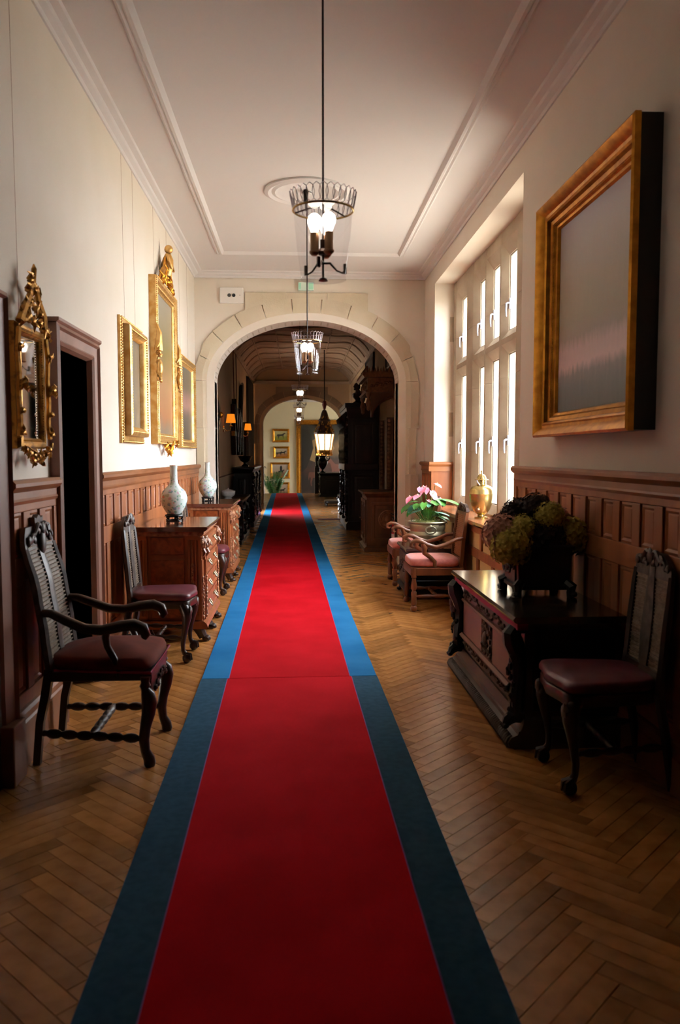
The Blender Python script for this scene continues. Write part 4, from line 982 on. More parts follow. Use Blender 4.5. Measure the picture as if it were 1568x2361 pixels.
# ------------------------------------------------------------------ planter with hydrangeas on the cassone
pl = thing('wooden_planter', 'square black planter on claw feet standing on the long carved chest', 'planter', (1.31, 4.30, 0.6425), 0.0)
def hollow(z0, z1, a0, a1, th):
    m = MB(); v = []; r = [(a0, z0), (a1, z1), (a1-th, z1), (a0-th, z0+0.03)]
    for a, z in r: v += [(-a, -a, z), (a, -a, z), (a, a, z), (-a, a, z)]
    f = [(3, 2, 1, 0), (12, 13, 14, 15)]
    for j in range(3):
        for k in range(4): f.append((j*4+k, j*4+(k+1) % 4, j*4+4+(k+1) % 4, j*4+4+k))
    return m.add(v, f)
hollow(0.045, 0.27, 0.135, 0.15, 0.02).build('box_body', 'pot_black', pl, smooth=0)
MB().frame(-0.16, 0.16, -0.16, 0.16, [(0, 0.255), (0, 0.275), (0.02, 0.28), (0.02, 0.255)], lambda u, w, q: (u, w, q)).build('rim', 'pot_black', pl, smooth=0)
MB().frame(-0.15, 0.15, -0.15, 0.15, [(0, 0.04), (0, 0.06), (0.025, 0.07), (0.025, 0.04)], lambda u, w, q: (u, w, q)).build('foot_rail', 'pot_black', pl, smooth=0)
for sx in (-1, 1):
    for sy in (-1, 1):
        p = MB().tube([(sx*0.125, sy*0.125, 0.075), (sx*0.150, sy*0.150, 0.055), (sx*0.145, sy*0.145, 0.03), (sx*0.15, sy*0.15, 0.0)], [0.026, 0.03, 0.024, 0.028], 8); p.ball((sx*0.155, sy*0.155, 0.018), 0.024, 8, 6, (1, 1, 0.7)); p.build('claw_foot', 'pot_black', pl)
c = MB().box(-0.149, -0.138, -0.10, 0.10, 0.08, 0.24); scroll_carving(c, lambda u, w, q: (-0.146-q, u, w), -0.1, 0.1, 0.09, 0.24, 5, 0.008, 5); c.build('carved_face', 'pot_grey', pl)
hy = thing('hydrangea_arrangement', 'dried hydrangeas in olive, dusky pink and near black filling the square planter', 'flowers', (1.31, 4.30, 0.90))
def hydrangea(c, r, mat, seed, n=170):
    g = random.Random(seed); m = MB()
    for i in range(n):
        z = 1-2*(i+0.5)/n; a = i*2.39996; q = math.sqrt(max(0, 1-z*z)); d = Vector((q*math.cos(a), q*math.sin(a), z))
        if z < -0.75: continue
        rr = r*(1+g.uniform(-0.10, 0.10)); p = Vector(c)+d*rr; u = d.orthogonal().normalized(); w = d.cross(u); ph = g.uniform(0, PI); s_ = r*0.20
        for k in range(4):
            b = ph+k*PI/2; e = u*math.cos(b)+w*math.sin(b); f2 = u*math.cos(b+0.7)+w*math.sin(b+0.7); f3 = u*math.cos(b-0.7)+w*math.sin(b-0.7)
            m.add([p, p+f2*s_*0.7+d*s_*0.25, p+e*s_+d*s_*g.uniform(0.1, 0.5), p+f3*s_*0.7+d*s_*0.25], [(0, 1, 2, 3)])
    m.ball(c, r*0.86, 10, 8)
    return m.build('flower_head', mat, hy, smooth=0)
for i, (c, r, mt) in enumerate([((-0.20, -0.02, 0.075), 0.10, 'hyd_pink'), ((-0.17, -0.10, 0.01), 0.105, 'hyd_olive'), ((-0.10, -0.06, 0.10), 0.075, 'hyd_olive'), ((-0.09, 0.07, 0.16), 0.095, 'hyd_dark'), ((0.0, 0.02, 0.20), 0.085, 'hyd_dark'),
                              ((0.045, -0.06, 0.165), 0.08, 'hyd_olive'), ((0.10, 0.03, 0.12), 0.095, 'hyd_pink'), ((0.175, -0.02, 0.06), 0.10, 'hyd_olive'), ((0.02, -0.02, 0.05), 0.13, 'hyd_dark'), ((0.0, 0.13, 0.19), 0.08, 'hyd_pink'), ((0.19, 0.08, 0.02), 0.09, 'hyd_dark'), ((-0.12, 0.12, 0.06), 0.10, 'hyd_olive')]):
    hydrangea(c, r, mt, i)
MB().tube([(-0.15, -0.08, 0.0), (-0.05, -0.03, -0.05), (0, 0, -0.17)], 0.008, 5).tube([(0.15, 0.0, 0.0), (0.05, 0.0, -0.05), (0, 0, -0.17)], 0.008, 5).tube([(0, 0.02, 0.05), (0, 0, -0.17)], 0.03, 6).build('stems', 'hyd_dark', hy)

# ------------------------------------------------------------------ small black chest, brass pot and anthurium
ch = thing('black_chest', 'small black carved chest holding the brass flower pot', 'chest', (1.29, 7.93, 0), PI)
D, h = 0.25, 0.33
MB().box(-D, D-0.02, -h+0.02, h-0.02, 0.10, 0.465).build('body', 'black_wood', ch, smooth=0, bevel=0.004)
MB().prism([(-D, 0.465), (D-0.01, 0.465), (D+0.01, 0.475), (D+0.01, 0.49), (D, 0.50), (-D, 0.50)], 1, -h-0.01, h+0.01).build('top', 'cassone_top', ch, smooth=0.3)
MB().prism([(-D, 0.06), (D, 0.06), (D+0.01, 0.08), (D-0.01, 0.11), (-D, 0.11)], 1, -h, h).build('base_moulding', 'black_wood', ch, smooth=0.3)
c = MB().box(D-0.02, D-0.008, -h+0.05, h-0.05, 0.15, 0.43); scroll_carving(c, lambda u, w, q: (D-0.01+q, u, w), -h+0.06, h-0.06, 0.16, 0.42, 7, 0.012, 4); c.build('front_carving', 'grey_carved', ch)
for s_ in (-1, 1):
    yy = s_*(h-0.02); a, b = sorted((yy, yy+s_*0.01)); MB().frame(-D+0.03, D-0.05, 0.14, 0.44, [(0, 0), (0, 0.012), (0.04, 0.012), (0.05, 0)], lambda u, w, q: (u, yy+s_*q, w)).build('side_frame', 'black_wood', ch, smooth=0)
    for xx in (-D+0.06, D-0.05):
        p = MB().tube([(xx-0.01, s_*(h-0.06), 0.09), (xx+0.01, s_*(h-0.06), 0.05), (xx+0.02, s_*(h-0.06), 0.025)], [0.04, 0.034, 0.03], 8)
        for k in range(3): p.ball((xx+0.045, s_*(h-0.06)+(k-1)*0.02, 0.016), 0.016, 6, 5, (1.4, 0.8, 0.9))
        p.build('paw_foot', 'black_wood', ch)
pot = thing('brass_pot', 'aged brass jardiniere with handles and claw feet on the small black chest', 'pot', (1.295, 7.93, 0.5005))
MB().lathe([(0.0, 0.035), (0.08, 0.035), (0.13, 0.05), (0.175, 0.085), (0.185, 0.11), (0.178, 0.13), (0.17, 0.145), (0.178, 0.17), (0.18, 0.20), (0.176, 0.215), (0.195, 0.225), (0.20, 0.235), (0.195, 0.243), (0.175, 0.24), (0.168, 0.22), (0.168, 0.20), (0.0, 0.20)], 40).build('pot_body', 'brass_aged', pot, smooth=0.6)
for k in range(3):
    a = 2*PI*k/3+0.5; c, d = math.cos(a), math.sin(a)
    MB().tube([(0.10*c, 0.10*d, 0.05), (0.125*c, 0.125*d, 0.035), (0.125*c, 0.125*d, 0.02), (0.145*c, 0.145*d, 0.015)], [0.024, 0.02, 0.018, 0.014], 8).build('foot', 'brass', pot)
for s_ in (-1, 1):
    R_ = rotm('Z', 0.0 if s_ > 0 else PI); m = MB(); pts = []
    for j in range(13): a = 2*PI*j/12; pts.append((0.052*math.cos(a), -0.195-0.012, 0.165+0.036*math.sin(a)))
    m.tube(pts, 0.0075, 6); m.ball((0, -0.185, 0.20), 0.02, 8, 6); m.xf(R_.to_4x4()); m.build('ring_handle', 'brass_aged', pot)
an = thing('anthurium_plant', 'pink flowering anthurium growing in the brass jardiniere', 'plant', (1.295, 7.93, 0.70))
def leaf(c, d, L, W, mat, name='leaf', up=0.3, parent=None, heart=True):
    """heart shaped leaf at c pointing along d"""
    c = Vector(c); d = Vector(d).normalized(); side = d.cross(Vector((0, 0, 1)));
    side = side.normalized() if side.length > 1e-3 else Vector((1, 0, 0)); nrm = side.cross(d).normalized()
    m = MB(); n = 9; prev = None; v = []; f = []
    for i in range(n+1):
        t = i/n; w = W*(math.sin(PI*min(1, t*0.86+0.14))**0.8)*(1-t*0.25); back = -0.12*L if i == 0 and heart else 0
        p = c+d*(L*t)+nrm*(-0.28*L*t*t)
        for s_ in (-1, -0.5, 0, 0.5, 1): v.append(p+side*w*s_+nrm*(0.10*W*abs(s_))+d*(back*abs(s_)))
    for i in range(n):
        for k in range(4): a = i*5+k; f.append((a, a+1, a+6, a+5))
    m.add(v, f); return m.build(name, mat, parent or an, smooth=1.2)
g = random.Random(12)
MB().lathe([(0.0, 0.055), (0.10, 0.05), (0.155, 0.035), (0.165, 0.02), (0.0, 0.01)], 20).build('moss', 'moss', an)
mm = MB()
for i in range(110):
    a = g.uniform(0, 2*PI); r = g.uniform(0, 0.17); p = Vector((r*math.cos(a), r*math.sin(a), 0.03)); q = p+Vector((g.uniform(-.06, .06), g.uniform(-.06, .06), g.uniform(0.03, 0.08)))
    mm.tube([p, (p+q)/2+Vector((0, 0, 0.015)), q], [0.0025, 0.002, 0.0008], 3)
mo_ = mm.build('moss_strands', 'moss', an); mo_['kind'] = 'stuff'
stems = MB()
for i in range(34):
    a = i*2.4; r = 0.05+0.13*((i*7) % 11)/11; z = 0.09+0.19*((i*5) % 13)/13; x, y = r*math.cos(a)*1.2, r*math.sin(a)*1.2
    stems.tube([(x*0.2, y*0.2, 0.03), (x*0.6, y*0.6, z*0.6), (x, y, z)], 0.003, 4)
    leaf((x, y, z), (math.cos(a), math.sin(a)-0.25, g.uniform(-0.75, 0.1)), g.uniform(0.085, 0.13), g.uniform(0.036, 0.055), 'leaf_green' if i % 3 else 'leaf_blue')
leaf((0.10, -0.08, 0.26), (0.8, -0.55, 0.0), 0.24, 0.085, 'leaf_green'); leaf((0.08, -0.05, 0.13), (0.9, -0.5, 0.0), 0.15, 0.05, 'leaf_blue')
leaf((-0.08, -0.1, 0.15), (-0.9, -0.3, 0.0), 0.13, 0.045, 'leaf_blue'); leaf((-0.10, -0.05, 0.24), (-0.8, -0.3, 0.1), 0.12, 0.045, 'leaf_green')
for i, (x, y, z) in enumerate([(0.06, -0.08, 0.40), (-0.08, -0.05, 0.36), (-0.03, 0.0, 0.37), (0.02, -0.10, 0.30), (0.05, 0.02, 0.32), (-0.10, -0.10, 0.29), (0.11, -0.02, 0.25), (-0.02, -0.12, 0.24), (-0.17, -0.04, 0.27), (0.0, 0.08, 0.35)]):
    stems.tube([(x*0.2, y*0.2, 0.03), (x*0.6, y*0.6, z*0.6), (x, y, z)], 0.003, 4)
    a = i*1.9; s_ = leaf((x, y, z+0.02), (math.cos(a)*0.7, -0.75, g.uniform(-0.75, -0.2)), g.uniform(0.09, 0.115), g.uniform(0.034, 0.046), 'spathe_pink', 'flower')
    MB().tube([(x, y, z+0.002), (x+0.025*math.cos(a), y+0.025*math.sin(a), z+0.03)], [0.006, 0.004], 6).build('spadix', 'spadix', s_)
stems.build('stems', 'leaf_green', an)

# ------------------------------------------------------------------ brass urn on the sill
ur = thing('brass_urn', 'lidded brass urn with a tap standing on the window sill', 'urn', (1.685, 7.26, 0.8205))
MB().lathe([(0.0, 0.0), (0.062, 0.0), (0.06, 0.012), (0.036, 0.02), (0.032, 0.034), (0.05, 0.045), (0.075, 0.075), (0.097, 0.13), (0.108, 0.185), (0.110, 0.222), (0.112, 0.226), (0.110, 0.230), (0.106, 0.262), (0.088, 0.292), (0.058, 0.306), (0.045, 0.312), (0.042, 0.325), (0.046, 0.33), (0.042, 0.338), (0.042, 0.352), (0, 0.352)], 40).build('urn_body', 'brass', ur, smooth=0.7)
MB().lathe([(0.0, 0.353), (0.062, 0.353), (0.064, 0.358), (0.045, 0.366), (0.040, 0.378), (0.034, 0.394), (0.02, 0.406), (0.008, 0.41), (0.006, 0.425), (0.011, 0.432), (0.006, 0.44), (0, 0.442)], 30).build('lid', 'brass', ur, smooth=0.7)
MB().tube([(-0.028, -0.05, 0.31), (-0.05, -0.06, 0.335), (-0.055, -0.05, 0.352)], 0.006, 6).build('lid_clasp', 'steel_pale', ur)
MB().lathe([(0.0, 0.0), (0.018, 0.0), (0.020, 0.012), (0.012, 0.018), (0.008, 0.03), (0, 0.032)], 12, (-0.045, -0.072, 0.085), mat=rotm('X', PI/2) @ rotm('Y', -0.55)).build('tap', 'old_brass', ur)
# ------------------------------------------------------------------ pictures and mirrors on the walls
fL = lambda u, w, h: (XL+h, u, w)
fR = lambda u, w, h: (XR-h, u, w)
fE = lambda u, w, h: (u, YW-h, w)
def beads(fn, u0, u1, w0, w1, d, h, r, step):
    m = MB(); n1 = max(2, int((u1-u0-2*d)/step)); n2 = max(2, int((w1-w0-2*d)/step))
    for i in range(n1+1):
        u = u0+d+(u1-u0-2*d)*i/n1
        for w in (w0+d, w1-d): m.ball(fn(u, w, h), r, 5, 4)
    for i in range(1, n2):
        w = w0+d+(w1-w0-2*d)*i/n2
        for u in (u0+d, u1-d): m.ball(fn(u, w, h), r, 5, 4)
    return m
def slabquad(fn, u0, u1, w0, w1, h0, h1):
    P = [fn(u, w, h) for h in (h0, h1) for u, w in ((u0, w0), (u1, w0), (u1, w1), (u0, w1))]
    return MB().add(P, [(0, 3, 2, 1), (4, 5, 6, 7), (0, 1, 5, 4), (1, 2, 6, 5), (2, 3, 7, 6), (3, 0, 4, 7)])
def picture(label, fn, u0, u1, w0, w1, prof, fmat, cmat, ch, bead=None, back=None, group=None, wires=None, name='framed_painting', cat='painting'):
    t = thing(name, label, cat, fn((u0+u1)/2, w0, 0), 0, group); o = Vector(t.location)
    def put(m, nm, mt, sm=0.5):
        return m.xf(Matrix.Translation(-o)).build(nm, mt, t, smooth=sm)
    put(MB().frame(u0, u1, w0, w1, prof, fn), 'frame', fmat)
    d = max(p[0] for p in prof)-0.004
    put(slabquad(fn, u0+d, u1-d, w0+d, w1-d, 0.002, ch), 'canvas', cmat, 0)
    if back: put(MB().frame(u0+0.004, u1-0.004, w0+0.004, w1-0.004, [(0, 0), (0, back), (0.03, back), (0.03, 0)], fn), 'frame_side', 'dark_wood', 0)
    if bead:
        for q in bead: put(beads(fn, u0, u1, w0, w1, *q), 'bead_moulding', fmat, 1.0)
    if wires:
        for u in wires: put(MB().tube([fn(u, w1-0.02, 0.012), fn(u, ZC-0.075, 0.006)], 0.0011, 4), 'hanging_wire', 'old_brass')
    return t, put
def leafwork(m, fn, pts, r, seed, h=0.03):
    g = random.Random(seed)
    for (u, w) in pts:
        for k in range(4):
            a = g.uniform(0, 2*PI); L = r*g.uniform(1.2, 2.4)
            m.tube([fn(u, w, h), fn(u+0.5*L*math.cos(a), w+0.5*L*math.sin(a), h+r*0.8), fn(u+L*math.cos(a+0.5), w+L*math.sin(a+0.5), h+r*g.uniform(-0.2, 1.2))], [r*0.5, r*0.42, r*0.08], 5)
        m.ball(fn(u, w, h+r*0.4), r*0.7, 6, 5, (1, 1, 1), 0.5, seed+u*7)

# gilt rococo mirror
mi, put = picture('ornate gilt mirror with carved foliage crest above the red-seated armchair', fL, 3.60, 3.97, 1.43, 1.99,
    [(0, 0), (0, 0.03), (0.010, 0.045), (0.024, 0.05), (0.04, 0.04), (0.05, 0.026), (0.052, 0.016), (0.052, 0)], 'gilt_antique', 'mirror_glass', 0.016, bead=[(0.036, 0.043, 0.0045, 0.012)], wires=[3.72], name='wall_mirror', cat='mirror')
for o in mi.children:
    if o.name.startswith('canvas'): o.rotation_euler = (0, 0, -0.03); o.location = (0.006, 0, 0)
m = MB(); cx = 3.785
crest = [(cx+dx, z) for dx, z in [(-0.15, 2.0), (-0.09, 2.02), (0.0, 2.02), (0.09, 2.02), (0.16, 2.0), (0.2, 1.98), (-0.1, 2.07), (-0.04, 2.10), (0.04, 2.08), (0.1, 2.06), (-0.05, 2.15), (0.02, 2.16), (-0.02, 2.2), (0.07, 2.13)]]
leafwork(m, fL, crest, 0.024, 3, 0.045)
m.tube([fL(cx, 2.17, 0.05), fL(cx+0.005, 2.22, 0.06), fL(cx-0.005, 2.25, 0.065), fL(cx+0.01, 2.275, 0.06)], [0.02, 0.012, 0.013, 0.003], 6)
for s_ in (-1, 1): m.tube([fL(cx+s_*0.17, 1.99, 0.05), fL(cx+s_*0.13, 2.06, 0.06), fL(cx+s_*0.06, 2.12, 0.06), fL(cx+s_*0.02, 2.19, 0.06)], [0.02, 0.018, 0.015, 0.009], 6)
put(m, 'crest', 'gilt_antique', 1.0)
m = MB(); leafwork(m, fL, [(cx+dx, z) for dx, z in [(-0.17, 1.43), (-0.11, 1.41), (-0.05, 1.40), (0.0, 1.395), (0.05, 1.40), (0.11, 1.41), (0.17, 1.43), (-0.06, 1.375), (0.05, 1.375)]], 0.022, 9, 0.05); put(m, 'apron', 'gilt_antique', 1.0)
for s_ in (-1, 1):
    m = MB(); u = cx+s_*0.205
    m.tube([fL(u-s_*0.02, 1.96, 0.05), fL(u+s_*0.008, 1.86, 0.05), fL(u-s_*0.008, 1.76, 0.05), fL(u+s_*0.004, 1.66, 0.05), fL(u-s_*0.01, 1.55, 0.05), fL(u+s_*0.01, 1.48, 0.05)], 0.013, 6)
    leafwork(m, fL, [(u, 1.88), (u, 1.70), (u, 1.60), (u, 1.50)], 0.017, 5, 0.055); leafwork(m, fL, [(u, 1.72)], 0.026, 6, 0.065)
    put(m, 'side_foliage', 'gilt_antique', 1.0)

# three gilt framed paintings on the left wall
PF = [(0, 0), (0, 0.05), (0.015, 0.062), (0.03, 0.055), (0.045, 0.04), (0.06, 0.05), (0.075, 0.045), (0.09, 0.02), (0.1, 0.018), (0.1, 0)]
t, put = picture('gilt framed painting in a doubled frame just past the doorway', fL, 5.76, 6.52, 1.49, 2.39, [(0, 0), (0, 0.02), (0.02, 0.03), (0.05, 0.03), (0.055, 0.075), (0.075, 0.085), (0.1, 0.07), (0.115, 0.045), (0.125, 0.028), (0.125, 0)],
    'gilt_pale', 'portrait_stripe', 0.026, bead=[(0.012, 0.028, 0.008, 0.02), (0.085, 0.080, 0.008, 0.02)], wires=[5.95, 6.33])
t, put = picture('tall gilt framed portrait with a carved figure crest between two smaller paintings', fL, 6.98, 8.12, 1.50, 2.94, [(0, 0), (0, 0.06), (0.02, 0.075), (0.04, 0.07), (0.05, 0.05), (0.07, 0.055), (0.085, 0.035), (0.10, 0.03), (0.10, 0)],
    'gilt_pale', 'portrait_tall', 0.026, bead=[(0.008, 0.07, 0.007, 0.017), (0.075, 0.055, 0.006, 0.015)], wires=[7.2, 7.9])
m = MB(); cx = 7.55
leafwork(m, fL, [(cx+dx, z) for dx, z in [(-0.28, 2.95), (-0.2, 2.98), (-0.12, 3.0), (0.0, 3.0), (0.12, 3.0), (0.2, 2.98), (0.28, 2.95), (-0.1, 3.07), (0.1, 3.07), (0, 3.1)]], 0.038, 8, 0.05)
for s_ in (-1, 1): m.tube([fL(cx+s_*0.3, 2.95, 0.05), fL(cx+s_*0.2, 3.05, 0.06), fL(cx+s_*0.1, 3.1, 0.06), fL(cx+s_*0.05, 3.2, 0.06)], [0.02, 0.028, 0.024, 0.015], 6)
put(m, 'crest', 'gilt', 1.0)
m = MB(); m.tube([fL(cx, 3.05, 0.06), fL(cx, 3.14, 0.07), fL(cx, 3.20, 0.08), fL(cx, 3.25, 0.08)], [0.045, 0.06, 0.05, 0.025], 8); m.ball(fL(cx, 3.29, 0.085), 0.04, 10, 8)
for s_ in (-1, 1): m.tube([fL(cx+s_*0.04, 3.22, 0.08), fL(cx+s_*0.09, 3.16, 0.10), fL(cx+s_*0.06, 3.10, 0.12)], [0.018, 0.015, 0.01], 6)
put(m, 'crest_figure', 'gilt_pale', 1.0)
for u in (6.99, 8.11):
    m = MB(); leafwork(m, fL, [(u, 2.06), (u, 2.12), (u, 2.2), (u, 2.28), (u, 2.36)], 0.036, 4, 0.06); m.ball(fL(u, 2.15, 0.085), 0.055, 10, 8, (0.5, 0.9, 1.3)); m.tube([fL(u, 2.3, 0.07), fL(u, 2.45, 0.08), fL(u, 2.55, 0.05)], [0.04, 0.025, 0.008], 6)
    put(m, 'side_cartouche', 'gilt_pale', 1.0)
m = MB(); leafwork(m, fL, [(cx+dx, z) for dx, z in [(-0.15, 1.49), (-0.08, 1.46), (0, 1.44), (0.08, 1.46), (0.15, 1.49), (0.4, 1.52)]], 0.034, 6, 0.05); put(m, 'apron', 'gilt', 1.0)
t, put = picture('gilt framed dark portrait nearest the stone arch', fL, 8.46, 9.58, 1.48, 2.46, PF, 'gilt_pale', 'portrait_small', 0.022, bead=[(0.012, 0.058, 0.009, 0.024), (0.068, 0.048, 0.007, 0.02)], wires=[8.7, 9.3])

# the large seascape on the right wall
t, put = picture('large seascape with painted-in glare in a deep gilt frame on the right wall', fR, 3.475, 4.90, 1.51, 2.885,
    [(0.0, 0.10), (0, 0.128), (0.012, 0.136), (0.03, 0.125), (0.055, 0.092), (0.07, 0.09), (0.078, 0.098), (0.088, 0.09), (0.096, 0.07), (0.115, 0.064), (0.128, 0.044), (0.14, 0.04), (0.148, 0.026), (0.148, 0.02), (0.03, 0.02), (0.03, 0.10)],
    'gilt', 'seascape', 0.024, back=0.118, bead=[(0.121, 0.056, 0.004, 0.0105)])

# ------------------------------------------------------------------ fittings on the arch wall
sb = thing('sensor_box', 'flat white box with two black lenses left of the arch crown', 'sensor box', (-0.81, YA+0.018, 3.36))
MB().box(-0.145, 0.145, -0.03, 0.0, -0.095, 0.095).build('case', 'white_plastic', sb, smooth=0, bevel=0.004)
for dx in (-0.03, 0.025): MB().lathe([(0, 0.012), (0.018, 0.012), (0.022, 0.0), (0.022, -0.004), (0, -0.004)], 16, (dx, -0.031, 0), mat=rotm('X', PI/2)).build('lens', 'black_plastic', sb)
MB().lathe([(0, 0.006), (0.004, 0.006), (0.004, -0.002), (0, -0.002)], 8, (0.10, -0.031, 0), mat=rotm('X', PI/2)).build('led', 'black_plastic', sb)
ex = thing('exit_sign', 'small pale green emergency exit sign above the arch crown', 'sign', (0.10, YA+0.018, 3.425))
MB().box(-0.095, 0.095, -0.05, 0.0, 0.0, 0.10).build('case', 'exit_pale', ex, smooth=0, bevel=0.003)
for a, b in ((-0.09, -0.06), (0.035, 0.09)): MB().box(a, b, -0.052, -0.05, 0.01, 0.09).build('green_field', 'exit_green', ex, smooth=0)

# ------------------------------------------------------------------ glass lanterns
def lantern(label, x, y, ztop, zc, nb=3, bracket_rot=0.0):
    t = thing('glass_lantern', label, 'lantern', (x, y, ztop), bracket_rot, 'glass hall lanterns')
    MB().tube([(0, 0, zc-ztop), (0, 0, -0.20)], 0.0045, 6).build('rod', 'iron', t)
    MB().lathe([(0, 0), (0.05, 0), (0.045, -0.02), (0.015, -0.03), (0, -0.03)], 16, (0, 0, zc-ztop)).build('ceiling_cup', 'iron', t)
    MB().lathe([(0.121, -0.075), (0.118, -0.12), (0.108, -0.22), (0.096, -0.31), (0.092, -0.335), (0.096, -0.35)], 40).build('glass', 'lantern_glass', t, smooth=1.2)
    g = MB(); n = 30
    for k in range(n):
        a0 = 2*PI*k/n; pts = []
        for j in range(9):
            q = 2*PI*j/8; a = a0+0.145*math.sin(q); zz = -0.035+0.035*math.cos(q); r = 0.124+0.014*(zz+0.07)/0.07
            pts.append((r*math.cos(a), r*math.sin(a), zz))
        g.tube(pts, 0.0016, 4, caps=False)
    g.build('pierced_gallery', 'lattice_metal', t)
    rg = [(0.124*math.cos(2*PI*k/36), 0.124*math.sin(2*PI*k/36), -0.072) for k in range(37)]
    MB().tube(rg, 0.0045, 6, caps=False).build('rim', 'brass', t)
    cr = MB()
    for k in range(3):
        a = 2*PI*k/3+0.4; cr.tube([(0, 0, -0.055), (0.06*math.cos(a), 0.06*math.sin(a), -0.058), (0.124*math.cos(a), 0.124*math.sin(a), -0.072)], 0.0035, 5)
    cr.build('cross_bar', 'iron', t)
    MB().lathe([(0, -0.25), (0.02, -0.25), (0.026, -0.24), (0.02, -0.232), (0.012, -0.225), (0.012, -0.19), (0, -0.185)], 12).build('candle_hub', 'bronze', t)
    for k in range(nb):
        a = 2*PI*k/nb+0.9; c, d = 0.036*math.cos(a), 0.036*math.sin(a)
        s_ = MB().lathe([(0, -0.252), (0.012, -0.255), (0.022, -0.245), (0.022, -0.238), (0.018, -0.236), (0.018, -0.165), (0, -0.165)], 12, (c, d, 0)).build('candle_sleeve', 'old_brass', t)
        MB().lathe([(0, -0.165), (0.012, -0.165), (0.018, -0.15), (0.027, -0.128), (0.029, -0.115), (0.024, -0.098), (0.013, -0.088), (0, -0.085)], 14, (c, d, 0)).build('bulb', 'bulb_glow', s_, smooth=1.2)
    st = MB().tube([(0, 0, -0.25), (0, 0, -0.345)], 0.005, 6)
    for k in range(3):
        a = 2*PI*k/3; c, d = math.cos(a), math.sin(a)
        st.tube([(0, 0, -0.285), (0.03*c, 0.03*d, -0.282), (0.06*c, 0.06*d, -0.31), (0.085*c, 0.085*d, -0.318), (0.098*c, 0.098*d, -0.30)], [0.005, 0.005, 0.004, 0.004, 0.004], 5); st.box(0.096*c-0.006, 0.096*c+0.006, 0.096*d-0.006, 0.096*d+0.006, -0.32, -0.28)
    st.lathe([(0, -0.36), (0.02, -0.356), (0.014, -0.346), (0, -0.34)], 12); st.build('bracket', 'bronze', t)
    return t
l1 = lantern('nearest glass lantern hanging on a long dark rod', 0.105, 3.35, 2.475, ZC, 3, 0.3)
MB().lathe([(0, 0.0), (0.009, 0.0), (0.011, 0.05), (0.009, 0.055), (0, 0.055)], 12, (-0.068, 0.02, -0.045)).tube([(-0.068, 0.02, -0.075), (-0.068, 0.02, -0.045)], 0.003, 6).build('lamp_socket', 'steel_grey', l1)
lantern('second glass lantern, hung just before the stone arch', 0.08, 6.95, 2.45, ZC, 4)
lantern('glass lantern hanging first inside the dim hall', 0.03, 13.0, 2.53, 3.9, 4)
lantern('glass lantern hanging midway down the dim hall', 0.02, 17.9, 2.53, 3.9, 4)
lantern('farthest glass lantern, close to the second arch', 0.02, 22.4, 2.53, 3.9, 4)
# ------------------------------------------------------------------ furniture of the dim hall
# fire extinguisher beside the arch jamb
fe = thing('fire_extinguisher', 'red fire extinguisher standing behind the right arch jamb', 'extinguisher', (1.362, 10.95, 0.0))
MB().lathe([(0, 0.0), (0.075, 0.0), (0.08, 0.02), (0.08, 0.44), (0.07, 0.49), (0.03, 0.52), (0, 0.52)], 20).build('cylinder', 'red_paint', fe)
MB().box(-0.018, 0.018, -0.018, 0.018, 0.52, 0.57).tube([(-0.01, 0, 0.565), (-0.09, 0, 0.60)], 0.009, 6).tube([(-0.01, 0, 0.545), (-0.08, 0, 0.545)], 0.008, 6).build('valve', 'black_plastic', fe)
MB().tube([(0, 0, 0.55), (-0.06, -0.05, 0.53), (-0.095, -0.03, 0.40), (-0.092, -0.02, 0.2)], 0.010, 6).build('hose', 'black_plastic', fe)
MB().lathe([(0.081, 0.16), (0.081, 0.32)], 12, a0=PI*0.9, a1=PI*1.6).build('paper_band', 'white_plastic', fe)

